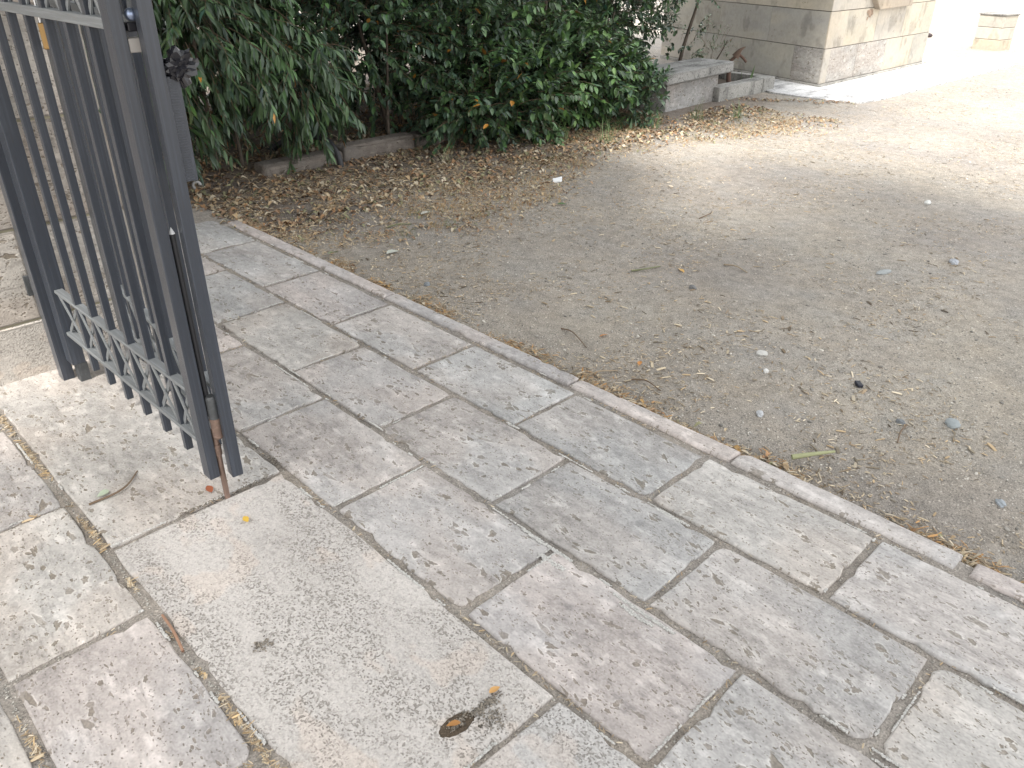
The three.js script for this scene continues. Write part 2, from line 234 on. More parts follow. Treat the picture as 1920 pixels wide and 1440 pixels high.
rowsOf.forEach((r, k) => {
  for (let i = 0; i < r.j.length - 1; i++) {
    const jt = k < 3 ? J : J * 0.9, hole = k === 3 && i === 1;
    const mt = r.m === 'r' ? (i === 0 ? slabMat[5] : roughMat[i % 3]) : r.m === 'w' ? pick([slabMat[5], slabMat[3], roughMat[1], slabMat[1]]) : k === 2 ? pick([pinkMat[0], pinkMat[1], slabMat[4], slabMat[3]]) : pick(slabMat.concat(pinkMat[2]));
    const g = slabGeo(r.j[i] + jt * rr(0.7, 1.1), r.j[i + 1] - jt * rr(0.7, 1.1), r.z0 + (k >= 4 ? 1.45 : 1) * jt * rr(0.9, 1.2), r.z1 - (k >= 3 ? 1.45 : 1) * jt * rr(0.9, 1.2), { top: rr(-0.002, 0.002), hole: hole ? HOLE : undefined, grain: (rnd() < 0.5 ? 0 : Math.PI) + gauss() * 0.12, wob: 0.006, chip: 1.1, bev: 0.005 });
    const s = mesh('slab', g, mt, pavement); if (hole) tag(s, 'coarse pitted slab with a rusty bolt hole');
    if (hole) { const sh = new THREE.Shape(HOLE.map(([x, z]) => new THREE.Vector2(lerp(x, -1.024, -0.06), -lerp(z, -0.82, -0.06)))), hg = new THREE.ShapeGeometry(sh); hg.rotateX(-Math.PI / 2); hg.translate(0, -0.0045, 0); mesh('hole_soil', hg, stdm([0.36, 0.30, 0.24], 1, { map: texDirt.map, bumpMap: texDirt.bump, bumpScale: 0.006 }), s); }
    if (i) JOINTS.push([r.j[i], r.z0, r.j[i], r.z1, k]);
  }
  JOINTS.push([r.j[0], r.z1, r.j[r.j.length - 1], r.z1, k + 0.5]); if (k === 0) JOINTS.push([-5.2, r.z0, 1.3, r.z0, -0.5]);
});
{ // sandy joint filling below the slabs, with a slightly lumpy face
  const g = new THREE.PlaneGeometry(7.6, 4.0, 380, 200); g.rotateX(-Math.PI / 2); g.translate(-1.95, 0, -0.36);
  const p = g.attributes.position, u = g.attributes.uv; for (let i = 0; i < p.count; i++) { const x = p.getX(i), z = p.getZ(i); p.setY(i, -0.0085 + (wn(x, z, 0.05, 811) - 0.5) * 0.012 + (wn(x, z, 0.3, 821) - 0.5) * 0.008); u.setXY(i, x / 1.6, z / 1.6); } g.computeVertexNormals();
  mesh('mortar', g, M.mortar, pavement);
}
{ // chalky white mortar left along the slab edges, as crumbs
  const spots = [];
  const smear = (x, z, dx, dz, len, wid, sgn) => { const nx = -dz * sgn, nz = dx * sgn, n = Math.ceil(len * wid * 120000 + len * 220); for (let i = 0; i < n; i++) { const t = rr(-0.5, 0.5), w = wid * rnd() * (0.4 + 0.6 * Math.cos(t * 2.6)) * (0.5 + wn(x + t * len, z, 0.012, 991)); spots.push([x + dx * t * len + nx * w, z + dz * t * len + nz * w, rr(0.0012, 0.0034)]); } };
  for (const [ax, az, bx, bz, k] of JOINTS) { const L = Math.hypot(bx - ax, bz - az), dx = (bx - ax) / L, dz = (bz - az) / L, lots = k >= 0.5 && k <= 3 ? 1 : 0.4;
    for (let s = 0; s < L * 7 * lots; s++) { const t = rnd() * L, sg = rnd() < 0.7 ? 1 : -1, o = J * 0.78 * sg; const ln = rr(0.012, 0.05) + (rnd() < 0.25 ? rr(0.04, 0.16) : 0), tc = clamp(t, ln / 2 + 0.02, L - ln / 2 - 0.02); if (wn(ax + dx * tc, az + dz * tc, 0.3, 997) < 0.40) continue; smear(ax + dx * tc - dz * o, az + dz * tc + dx * o, dx, dz, ln, rr(0.002, 0.008) + (rnd() < 0.09 ? 0.008 : 0), sg); } }
  for (const [x, z, l, w] of [[-1.265, -1.43, 0.11, 0.02], [-1.33, -1.475, 0.22, 0.014], [-0.94, -1.44, 0.12, 0.014], [-1.92, -1.90, 0.07, 0.012], [-0.93, -1.46, 0.22, 0.012]]) smear(x, z, 1, 0, l, w, 1);
  const g = new THREE.IcosahedronGeometry(1, 1); g.scale(1.2, 0.5, 0.9); const im = new THREE.InstancedMesh(g, M.chalk, spots.length), m = new THREE.Matrix4(), c = new THREE.Color();
  spots.forEach(([x, z, q], i) => { m.compose(V3(x, rr(-0.0006, 0.0012), z), new THREE.Quaternion().setFromEuler(new THREE.Euler(0, rnd() * 6, 0)), V3(q, q, q)); im.setMatrixAt(i, m); const v = rr(0.72, 1); im.setColorAt(i, c.setRGB(v, v * 0.99, v * 0.97)); });
  add(im, 'chalk_mortar', pavement); tag(im, 'crumbly white mortar along the slab edges', null, null, 'stuff');
}
{ // kerb of narrow stones
  const kerb = tag(group('kerb'), 'narrow pinkish stone kerb between pavement and earth', 'kerb', null, 'structure'), km = [[1.1, 1.03, 1.0], [1.08, 1.03, 1.01], [1.12, 1.05, 1.01], [1.06, 1.03, 1.01]].map((t) => tex(texTrav, t, 0.75, 0.0015));
  const js = [-5.15, -3.34, -1.99, -1.175, -0.352, 0.5, 1.3];
  for (let i = 0; i < js.length - 1; i++) { const gap = i === 3 ? [0.003, 0.02] : i === 4 ? [0.022, 0.004] : [0.004, 0.004]; mesh('kerb_stone', slabGeo(js[i] + gap[0], js[i + 1] - gap[1], -2.392 + rr(-0.004, 0.004), -2.305, { depth: 0.09, top: 0.004, wob: 0.004, chip: 0.6, bev: 0.009 }), km[i % 4], kerb); }
}
{ // concrete apron round the monument and the pale plaza beyond
  const sh = new THREE.Shape([[-6.6, 10.6], [-5.6, 10.05], [-5.34, 9.96], [-4.95, 9.93], [-4.5, 9.96], [-4.23, 10.09], [-4.16, 10.6], [-4.13, 12.69], [-4.07, 15.31], [-5.66, 15.68], [-6.6, 15.8]].map((p) => new THREE.Vector2(...p)));
  const g = new THREE.ExtrudeGeometry(sh, { depth: 0.06, bevelEnabled: false }); g.rotateX(-Math.PI / 2); g.translate(0, -0.045, 0);
  tag(mesh('concrete_path', g, M.apron), 'pale concrete apron round the stone monument base', 'path', null, 'structure');
}

// ---------------------------------------------------------------- stone pillar (left) of travertine blocks
function faceBlock(u0, u1, y0, y1, d, r = 0.006) { const g = rbox(u1 - u0, y1 - y0, d, r, (u0 + u1) / 2, (y0 + y1) / 2, -d / 2); return g; } // face at z = 0, u along x
function uvBox(g, s = TS, ou = rnd(), ov = rnd()) { const p = g.attributes.position, n = g.attributes.normal, u = g.attributes.uv; for (let i = 0; i < p.count; i++) { const ax = Math.abs(n.getX(i)), ay = Math.abs(n.getY(i)), az = Math.abs(n.getZ(i)); const a = ax > ay && ax > az ? [p.getZ(i), p.getY(i)] : ay > az ? [p.getX(i), p.getZ(i)] : [p.getX(i), p.getY(i)]; u.setXY(i, a[0] / s + ou, a[1] / s + ov); } return g; }
{
  const w = tag(group('stone_pillar', -3.7, 0, 0), 'pitted travertine block pillar behind the iron gate', 'pillar');
  const wm = [[1.0, 0.93, 0.84], [1.04, 0.97, 0.88], [0.88, 0.8, 0.71], [0.95, 0.87, 0.77]].map((t) => tex(texTrav, t, 0.9, 0.008)), wr = [tex(texRough, [1.15, 1.1, 1.02], 0.92, 0.006)];
  const Y = [-0.06, 0.243, 0.645, 1.062, 1.47, 1.88, 2.3], Zs = [[-1.2, -0.35, 0.6, 1.5], [-1.2, -0.755, 0.1, 0.9, 1.5], [-1.2, -0.3, 0.5, 1.5], [-1.2, -0.85, 0.0, 0.8, 1.5], [-1.2, -0.4, 0.5, 1.5], [-1.2, -0.7, 0.2, 1.5]];
  for (let k = 0; k < 6; k++) for (let i = 0; i < Zs[k].length - 1; i++) { const out = k === 0 ? 0.012 : rr(-0.003, 0.003); // face looks to +x
    const g = uvBox(box(-0.55, out, Y[k] + 0.003, Y[k + 1] - 0.004, Zs[k][i] + 0.003, Zs[k][i + 1] - 0.003, 0.01)); mesh('stone_block', g, k === 0 ? wr[0] : pick(wm), w); }
  mesh('mortar_core', box(-0.54, -0.008, -0.05, 2.29, -1.19, 1.49, 0.005), stdm([0.27, 0.25, 0.18], 1), w);
  mesh('capstone', uvBox(box(-0.62, 0.06, 2.304, 2.42, -1.27, 1.57, 0.015)), wm[1], w);
}

// ---------------------------------------------------------------- iron gate folded back on itself
const TOPY = 1.505;
function leaf(parent, L, stileNear, stileFar, label) { // in its own frame: hinge stile at u = 0 (near end), runs to -L along x; faces +z
  const fr = [], y0 = 0.10, yT = 2.08;
  fr.push(box(-stileNear[0], 0, y0, yT, -stileNear[1] / 2, stileNear[1] / 2, 0.003), box(-L, -L + stileFar[0], y0 - 0.01, yT, -stileFar[1] / 2, stileFar[1] / 2, 0.003));
  const rails = [], rail = (y, h, d) => rails.push(box(-L + stileFar[0] + 0.001, -stileNear[0] - 0.001, y - h / 2, y + h / 2, -d / 2, d / 2, 0.003));
  rail(0.431, 0.013, 0.034); rail(0.240, 0.016, 0.034); rail(TOPY + 0.004, 0.028, 0.032); rail(TOPY + 0.2, 0.028, 0.032); rail(yT - 0.015, 0.03, 0.034);
  const f = add(new THREE.Group(), 'gate_leaf', parent); tag(f, label); for (const q of fr) mesh('stile', q, M.paint, f); for (const q of rails) mesh('rail', q, M.litPaint, f);
  const sp = 0.164, bars = []; for (let u = -stileNear[0] - 0.126; u > -L + stileFar[0] + 0.05; u -= sp) bars.push(u);
  for (const u of bars) mesh('bar', box(u - 0.0125, u + 0.0125, 0.142, yT - 0.02, -0.0125, 0.0125, 0.002), M.paint, f);
  const ends = [-stileNear[0], ...bars, -L + stileFar[0]];
  for (const [ya, yb] of [[0.250, 0.424], [TOPY + 0.02, TOPY + 0.185]]) for (let i = 0; i < ends.length - 1; i++) { const a = ends[i] - 0.012, b = ends[i + 1] + 0.012;
    mesh('lattice_strip', bar2(V3(a, ya, 0.007), V3(b, yb, 0.007), 0.016, 0.005, V3(0, 0, 1)), M.litPaint, f); mesh('lattice_strip', bar2(V3(a, yb, -0.001), V3(b, ya, -0.001), 0.016, 0.005, V3(0, 0, 1)), M.litPaint, f); }
  return f;
}
const gate = tag(group('iron_gate', -2.264, 0, -0.8205), 'dark grey iron bar gate with crossed lattice bands, folded double', 'gate');
{
  const l1 = leaf(gate, 1.285, [0.052, 0.036], [0.075, 0.055], 'nearer gate leaf with a hinge barrel'); l1.rotation.y = THREE.MathUtils.degToRad(1.35);
  const l2 = leaf(gate, 1.25, [0.045, 0.038], [0.12, 0.04], 'rear gate leaf folded behind'); l2.position.set(0.04, 0, -0.062); l2.rotation.y = THREE.MathUtils.degToRad(5.4 - 11.0 + 0.1); 
  mesh('hinge', merge([new THREE.CylinderGeometry(0.0175, 0.0175, 0.074, 18).translate(0.004, 0.366, -0.037), new THREE.CylinderGeometry(0.013, 0.0175, 0.008, 18).translate(0.004, 0.407, -0.037)]), M.paintOld, l1);
  mesh('hinge', merge([new THREE.CylinderGeometry(0.0175, 0.0175, 0.07, 18).translate(0.004, 0.293, -0.037), new THREE.CylinderGeometry(0.0175, 0.014, 0.007, 18).translate(0.004, 0.2545, -0.037)]), M.rust, l1);
  mesh('drop_bolt', merge([new THREE.CylinderGeometry(0.0085, 0.0085, 0.62, 12).translate(-0.016, 0.64, -0.032)]), M.rubber, l1);
  mesh('drop_bolt', merge([new THREE.CylinderGeometry(0.0095, 0.0095, 0.29, 12).translate(-0.010, 0.135, -0.030), new THREE.CylinderGeometry(0.013, 0.013, 0.04, 12).translate(-0.010, 0.2, -0.030)]), M.rust, l1);
  mesh('bolt_tip', new THREE.ConeGeometry(0.009, 0.02, 8).translate(-0.016, 0.96, -0.032), M.white, l1);
  mesh('latch_plate', box(-0.045, -0.004, 1.44, 1.475, -0.058, -0.019, 0.003), stdm([0.33, 0.31, 0.29], 0.6), l1);
  const k = mesh('latch_knob', new THREE.SphereGeometry(0.016, 16, 12).translate(-0.01, 1.53, -0.042), M.blueSteel, l1); mesh('latch_block', box(-0.036, -0.006, 1.49, 1.512, -0.055, -0.026, 0.003), M.black, l1);
  // lock case behind the rear stile with a torn piece of black plastic on its handle
  const lc = []; lc.push(box(-0.05, -0.012, 1.10, 1.38, -0.056, -0.020, 0.003)); for (let i = 0; i < 38; i++) lc.push(box(-0.052, -0.0105, 1.105 + i * 0.007, 1.1085 + i * 0.007, -0.046, -0.0195, 0.0005));
  const lk = mesh('lock_case', merge(lc), M.paint, l2);
  const s = new THREE.IcosahedronGeometry(0.05, 4), p = s.attributes.position; for (let i = 0; i < p.count; i++) { const v = V3(p.getX(i), p.getY(i), p.getZ(i)), q = 0.75 + 0.7 * Math.abs(Math.sin(v.x * 90 + 2 * Math.sin(v.y * 110)) * Math.cos(v.z * 80 + v.y * 60)); p.setXYZ(i, v.x * q * 0.8, v.y * q * 0.95, v.z * q * 1.05); } s.computeVertexNormals(); s.scale(0.78, 0.85, 0.8); s.translate(-0.02, 1.40, -0.062);
  const hd = mesh('plastic_wrap', s, stdm([0.012, 0.012, 0.016], 0.25), l2); tag(hd, 'crumpled black plastic round the handle');
  mesh('tie', new THREE.TorusGeometry(0.010, 0.004, 8, 16, 4.2).rotateY(1.2).translate(-0.02, 1.085, -0.05), stdm([0.16, 0.16, 0.16], 0.6), l2);
}
{
  const post = tag(group('gate_post', -3.578, 0, -0.753), 'dark grey square gate post beside the stone pillar', 'gate post');
  mesh('upright', box(-0.033, 0.033, -0.03, 2.2, -0.0235, 0.0235, 0.003), M.paint, post);
  mesh('pivot_foot', box(0.045, 0.095, -0.03, 0.088, -0.072, -0.028, 0.004), M.paintOld, post);
  mesh('wall_bracket', merge([box(-0.105, -0.0335, 0.385, 0.425, -0.02, 0.012, 0.003), box(-0.118, -0.105, 0.36, 0.45, -0.035, 0.03, 0.003)]), M.paintOld, post);
  mesh('wall_bracket', merge([box(-0.105, -0.0335, 1.685, 1.725, -0.02, 0.012, 0.003), box(-0.118, -0.105, 1.66, 1.75, -0.035, 0.03, 0.003)]), M.paintOld, post);
}
{
  const pl = tag(group('padlock', -2.855, 1.402, -0.822), 'small brass padlock hanging inside the gate leaf', 'padlock'); pl.rotation.y = 1.1;
  mesh('lock_body', rbox(0.036, 0.075, 0.022, 0.004, 0, 0.0375, 0), M.brass, pl);
  mesh('shackle', tube([V3(-0.011, 0.07, 0), V3(-0.011, 0.14, 0), V3(-0.009, 0.158, 0), V3(0, 0.166, 0), V3(0.009, 0.158, 0), V3(0.011, 0.14, 0), V3(0.011, 0.07, 0)], 0.0035, 0.0035, 8, 30), M.steel, pl);
}

// ---------------------------------------------------------------- monument base, bench, planter, far pillar
{
  const mon = tag(group('monument_base', -5.18, 0, -10.86), 'large pale ashlar monument base with a rust stained ledge', 'monument');
  const cols = [[1.02, 0.98, 0.94], [1.1, 1.02, 0.92], [0.94, 0.93, 0.92], [1.06, 1.0, 0.9], [0.9, 0.89, 0.86]].map((t) => tex(texAshlar, t, 0.9, 0.003)), stained = tex(texTrav, [0.98, 0.93, 0.86], 0.92, 0.005);
  const Y = [0.035, 0.475, 0.925, 1.40], th = Math.atan2(0.76, 2.53);
  const LU = [[0, 0.54, 1.6, 2.66, 3.5], [0, 1.07, 2.13, 3.5], [0, 1.6, 2.5, 3.5]], RU = [[0, 0.18, 1.0, 1.95, 2.92, 3.5], [0, 0.5, 1.45, 2.4, 3.5], [0, 0.95, 2.1, 3.5]];
  for (let k = 0; k < 3; k++) {
    for (let i = 0; i < LU[k].length - 1; i++) { const g = uvBox(faceBlock(-LU[k][i + 1] + 0.002, -LU[k][i] - 0.002, Y[k] + 0.004, Y[k + 1] - 0.004, 0.022, 0.003)); const r = rnd(); g.rotateY(-th); // runs to -x, -z
      g.translate(0, 0, 0); const m = mesh('stone_block', g, k === 0 && i === 0 ? stained : cols[Math.floor(r * 5)], mon); m.position.z = rr(-0.002, 0.002); }
    for (let i = 0; i < RU[k].length - 1; i++) { const g = uvBox(faceBlock(RU[k][i] + 0.002, RU[k][i + 1] - 0.002, Y[k] + 0.004, Y[k + 1] - 0.004, 0.022, 0.003)); g.rotateY(Math.PI / 2); const m = mesh('stone_block', g, k === 0 ? (i === 2 || i === 1 ? stained : cols[i % 5]) : pick([cols[1], cols[3], cols[0]]), mon); m.position.x = i === 0 ? 0.003 : rr(-0.002, 0.003); }
  }
  const core = (o, y0, y1) => { const zL = (x) => (o + 0.2877 * x) / 0.9577, Bx = -3.3, Bz = zL(Bx); const sh = new THREE.Shape([new THREE.Vector2(o, -zL(o)), new THREE.Vector2(o, 3.5 + o), new THREE.Vector2(Bx, 3.5 + o), new THREE.Vector2(Bx, -Bz)]); const g = new THREE.ExtrudeGeometry(sh, { depth: y1 - y0, bevelEnabled: false }); g.rotateX(-Math.PI / 2); g.translate(0, y0, 0); return g; };
  mesh('core', core(-0.012, 0.0, 1.39), stdm([0.1, 0.09, 0.08], 1), mon);
  mesh('plinth', core(0.06, -0.05, 0.034), tex(texConc, [0.95, 0.92, 0.88], 0.9, 0.003), mon);
  mesh('top_slab', core(0.03, 1.403, 1.46), cols[0], mon);
  const lg = new THREE.ExtrudeGeometry(new THREE.Shape([[1.28, 0.905], [2.36, 0.915], [2.36, 1.3], [1.02, 1.3], [1.02, 1.12]].map((p) => new THREE.Vector2(...p))), { depth: 0.07, bevelEnabled: true, bevelSize: 0.006, bevelThickness: 0.006, bevelSegments: 1 }); uvBox(lg); lg.rotateY(Math.PI / 2); lg.translate(0.006, 0, 0);
  mesh('ledge', lg, tex(texAshlar, [0.86, 0.76, 0.66], 0.85, 0.002), mon);
  const st = []; for (let i = 0; i < 70; i++) { const a = rr(0.004, 0.016); const g = new THREE.CylinderGeometry(a, a * 0.8, 0.004, 7); g.rotateZ(-Math.PI / 2); g.scale(1, rr(1, 2), 1); g.translate(0.0025 + i * 0.00005, 0.895 - Math.abs(gauss()) * 0.09, -(1.16 + gauss() * 0.09)); st.push(g); }
  mesh('rust_stain', merge(st), stdm([0.32, 0.235, 0.175], 0.95), mon);
}
{
  const b = tag(group('stone_bench', -5.68, 0, -8.36), 'weathered concrete block bench with a thick slab seat', 'bench'); b.rotation.y = 0.075; b.scale.y = 1.08;
  const bm = tex(texConc, [0.62, 0.62, 0.62], 0.92, 0.006), bm2 = tex(texTrav, [0.7, 0.69, 0.67], 0.92, 0.006);
  mesh('seat', uvBox(box(-0.27, 0.25, 0.290, 0.405, -0.80, 0.72, 0.018), 1.1), bm, b); mesh('base', uvBox(box(-0.19, 0.165, -0.05, 0.289, -0.60, 0.58, 0.01)), bm2, b);
}
{
  const p = tag(group('planter_kerb', -5.5, 0, -9.6), 'low concrete planting bed edge between bench and monument', 'planter');
  const cm = tex(texConc, [0.75, 0.74, 0.72], 0.92, 0.004), s1 = mesh('edging', uvBox(box(-0.15, 0.02, -0.06, 0.165, -0.33, 0.72, 0.012), 1.1), cm, p); s1.rotation.y = 0.02;
  mesh('edging', uvBox(box(-0.155, 0.02, -0.06, 0.170, -0.62, -0.336, 0.012), 1.1), cm, p); const e = mesh('edging', uvBox(box(-1.1, -0.157, -0.06, 0.166, -0.62, -0.50, 0.012), 1.1), cm, p);
  mesh('soil', box(-1.1, -0.15, -0.05, 0.07, -0.49, 0.9, 0.01), stdm([0.06, 0.045, 0.032], 1), p);
}
{
  const f = tag(group('short_pillar', -5.15, 0, -17.14), 'short three-block stone pillar standing in the sun', 'pillar'); f.rotation.y = -0.18;
  const ms = [[1.05, 0.95, 0.82], [1, 0.96, 0.9], [0.98, 0.95, 0.9]].map((t) => tex(texAshlar, t, 0.9, 0.003));
  [[-0.05, 0.186], [0.192, 0.384], [0.39, 0.585]].forEach(([a, b2], i) => mesh('stone_block', uvBox(box(-0.235, 0.235, a, b2, -0.45, 0, 0.008)), ms[i], f)); mesh('joint_core', box(-0.225, 0.225, 0, 0.58, -0.44, -0.01), stdm([0.1, 0.09, 0.08], 1), f);
  mesh('cap', uvBox(box(-0.25, 0.25, 0.588, 0.615, -0.465, 0.015, 0.006)), tex(texConc, [0.75, 0.72, 0.7], 0.9, 0.003), f);
}
{ // bed edging under the hedge
  const k = tag(group('bed_edging', -6.1, 0, -3.8), 'rough stone edging half buried under the hedge', 'edging'), em = tex(texTrav, [0.42, 0.38, 0.34], 0.95, 0.008);
  for (const [z0, z1, h] of [[-0.85, -0.06, 0.13], [-0.05, 0.72, 0.10], [-1.7, -0.87, 0.12], [-2.6, -1.72, 0.12]]) { const g = uvBox(box(-0.1, 0.08, -0.1, h, z0, z1, 0.03)); mesh('edging_stone', g, em, k); }
}
tag(mesh('drain_hose', tube([V3(-6.75, -0.02, -3.45), V3(-6.55, 0.12, -3.55), V3(-6.33, 0.2, -3.66), V3(-6.12, 0.2, -3.74), V3(-5.98, 0.10, -3.76), V3(-5.92, -0.08, -3.76)], 0.028, 0.026, 12, 40), M.rubber), 'black hose arching over the stone edging', 'hose');

// ---------------------------------------------------------------- leaves
function leafGeo(kind) { // grows along +y, one unit long, face to +z
  const prof = { lance: [[0, 0.02], [0.12, 0.07], [0.35, 0.125], [0.6, 0.11], [0.82, 0.055], [1, 0]], ovate: [[0, 0.03], [0.1, 0.14], [0.32, 0.25], [0.58, 0.23], [0.82, 0.12], [1, 0]], obov: [[0, 0.03], [0.25, 0.07], [0.55, 0.14], [0.8, 0.17], [0.94, 0.11], [1, 0.02]] }[kind];
  const droop = { lance: 0.22, ovate: 0.12, obov: 0.05 }[kind], P = [], I = [], U = []; prof.forEach(([t, w], i) => { const z = -droop * t * t, f = w * 0.35; P.push(-w, t, z + f, 0, t, z, w, t, z + f); U.push(0, t, 0.5, t, 1, t); if (i) { const a = (i - 1) * 3, b = i * 3; I.push(a, a + 1, b, a + 1, b + 1, b, a + 1, a + 2, b + 1, a + 2, b + 2, b + 1); } });
  const g = new THREE.BufferGeometry(); g.setAttribute('position', new THREE.Float32BufferAttribute(P, 3)); g.setAttribute('uv', new THREE.Float32BufferAttribute(U, 2)); g.setIndex(I); g.computeVertexNormals(); return g;
}
const LG = { lance: leafGeo('lance'), ovate: leafGeo('ovate'), obov: leafGeo('obov') };
const leafMat = new THREE.MeshStandardMaterial({ color: new THREE.Color().setRGB(1.1, 1.1, 1.1), roughness: 0.42, side: THREE.DoubleSide });
const frustumTest = (() => { camera.updateMatrixWorld(); camera.updateProjectionMatrix(); const m = new THREE.Matrix4().multiplyMatrices(camera.projectionMatrix, camera.matrixWorldInverse), f = new THREE.Frustum().setFromProjectionMatrix(m); return (p) => f.containsPoint(p); })();
const tints = new Map();
const tintMat = (c) => { const k = c.map((v) => Math.round(v * 60)).join(); if (!tints.has(k)) tints.set(k, stdm(c.map((v) => v * 1.1), 0.42, { side: THREE.DoubleSide })); return tints.get(k); };
function quat(dir, nrm) { const y = dir.clone().normalize(), x = y.clone().cross(nrm); if (x.lengthSq() < 1e-6) x.set(1, 0, 0); x.normalize(); const z = x.clone().cross(y); return new THREE.Quaternion().setFromRotationMatrix(new THREE.Matrix4().makeBasis(x, y, z)); }
function shrub(name, label, o) { // o: pos, lobes [[x,y,z,rx,ry,rz,weight]], twigs, leaf kind, len, pal, droop, single, stems
  const root = tag(group(name, o.pos[0], 0, o.pos[1]), label, o.cat ?? 'shrub', o.group), L = [], twigG = [], stemG = [], org = V3(o.pos[0], 0, o.pos[1]);
  for (const s of o.stems ?? [[0, 0, 0.03, 1.2], [0.25, 0.2, 0.02, 1.0], [-0.2, -0.3, 0.02, 1.1]]) { const h = s[3], lx = s[4] ?? gauss() * 0.25, lz = s[5] ?? gauss() * 0.25; stemG.push(tube([V3(s[0], -0.05, s[1]), V3(s[0] + lx * 0.3, h * 0.35, s[1] + lz * 0.2), V3(s[0] + lx * 0.7, h * 0.7, s[1] + lz * 0.7), V3(s[0] + lx, h, s[1] + lz)], s[2], s[2] * 0.4, 7)); }
  const tot = o.lobes.reduce((a, l) => a + (l[6] ?? 1), 0);
  for (const l of o.lobes) { const n = Math.round(o.twigs * (l[6] ?? 1) / tot);
    for (let t = 0; t < n; t++) {
      const d = V3(gauss(), gauss() * 0.9 + 0.12, gauss()).normalize(), rad = Math.pow(rnd(), 0.38), lump = 0.72 + 0.55 * wn(d.x * 2.3 + l[0] * 3, d.z * 2.3 + d.y * 2 + l[2] * 3, 1, 901), c = V3(l[0], l[1], l[2]);
      const p = c.clone().add(V3(d.x * l[3], d.y * l[4], d.z * l[5]).multiplyScalar(rad * lump)); if (p.y < 0.02) p.y = rr(0.02, 0.15);
      const dir = d.clone().add(V3(gauss() * 0.5, 0.35 + gauss() * 0.3 - (o.droop ?? 0), gauss() * 0.5)).normalize(), len = rr(0.12, 0.26) * (o.tw ?? 1), q = [p.clone()], k = o.per ?? 9;
      const end = p.clone().addScaledVector(dir, len).add(V3(0, -0.05 * (o.droop ?? 0.3), 0)), midp = p.clone().lerp(end, 0.55).add(V3(0, 0.02, 0)); twigG.push(tube([p, midp, end], 0.0028, 0.0012, 3, 3));
      const bright = rnd(), tw = rnd();
      for (let i = 0; i < k; i++) {
        const s = o.rosette ? rr(0.75, 1) : 0.12 + 0.88 * (i + 1) / k, at = p.clone().lerp(end, s), a = o.rosette ? i * 2.4 + tw * 6 : (i % 2 ? 1 : -1) * 1.57 + gauss() * 0.5 + tw * 6, side = V3(0, 1, 0).cross(dir).normalize(), up = dir.clone().cross(side);
        const out = side.multiplyScalar(Math.cos(a)).addScaledVector(up, Math.sin(a)), ld = dir.clone().multiplyScalar(o.rosette ? 0.55 : rr(0.4, 0.9)).addScaledVector(out, o.rosette ? 0.85 : rr(0.5, 1)).add(V3(0, -(o.droop ?? 0.3) * rr(0.4, 1.5), 0)).normalize();
        const nr = V3(gauss() * 0.45, 1, gauss() * 0.45).normalize(), size = o.len * rr(0.6, 1.2) * (i === k - 1 ? 0.8 : 1);
        const base = rnd() < (o.yellow ?? 0.006) ? [0.34, 0.16, 0.03] : pick(o.pal), v = rr(0.75, 1.25) * (0.85 + 0.4 * bright);
        L.push({ p: at, q: quat(ld, nr), s: size, c: [base[0] * v, base[1] * v, base[2] * v] });
      }
    } }
  for (const q of stemG) mesh('stem', q, M.bark, root); mesh('twigs', merge(twigG), M.twig, root).userData.kind = 'stuff';
  for (const l of L) { const w = l.p.clone().add(org); l.d = frustumTest(w) ? w.distanceTo(camera.position) : 1e3; }
  const nSingle = o.single ?? 0; if (nSingle) L.sort((a, b) => a.d - b.d);
  for (let i = 0; i < nSingle && i < L.length; i++) { const l = L[i], m = mesh('leaf', LG[o.kind], tintMat(l.c.map((v) => Math.round(v * 40) / 40 || 0.012)), root); m.position.copy(l.p); m.quaternion.copy(l.q); m.scale.setScalar(l.s); }
  const rest = L.slice(nSingle), im = new THREE.InstancedMesh(LG[o.kind], leafMat, rest.length), mm = new THREE.Matrix4(), cc = new THREE.Color();
  rest.forEach((l, i) => { mm.compose(l.p, l.q, V3(l.s, l.s, l.s)); im.setMatrixAt(i, mm); im.setColorAt(i, cc.setRGB(...l.c)); }); add(im, 'foliage', root); im.userData.kind = 'stuff';
  return root;
}
const DARK = [[0.035, 0.062, 0.036], [0.045, 0.078, 0.045], [0.03, 0.055, 0.036], [0.05, 0.088, 0.04]], MIDG = [[0.055, 0.105, 0.04], [0.065, 0.125, 0.045], [0.045, 0.085, 0.036]], LIGHT = [[0.09, 0.17, 0.05], [0.075, 0.14, 0.045], [0.11, 0.19, 0.06]];
shrub('shrub', 'drooping lance-leaved shrub nearest the iron gate', { pos: [-6.35, -2.75], group: null, kind: 'lance', len: 0.12, pal: [...MIDG, ...DARK], droop: 0.85, twigs: 1050, per: 9, single: 220, tw: 1.2,
  lobes: [[0, 1.05, 0, 0.75, 0.75, 0.85, 3], [-0.3, 1.6, 0.2, 0.8, 0.7, 0.9, 2], [0.25, 0.7, -0.75, 0.5, 0.45, 0.45, 1.2], [0.1, 0.55, 0.55, 0.5, 0.5, 0.5, 0.9]], stems: [[0, -0.1, 0.022, 1.4], [0.1, 0.25, 0.018, 1.2], [0.05, -0.3, 0.02, 1.3]] });
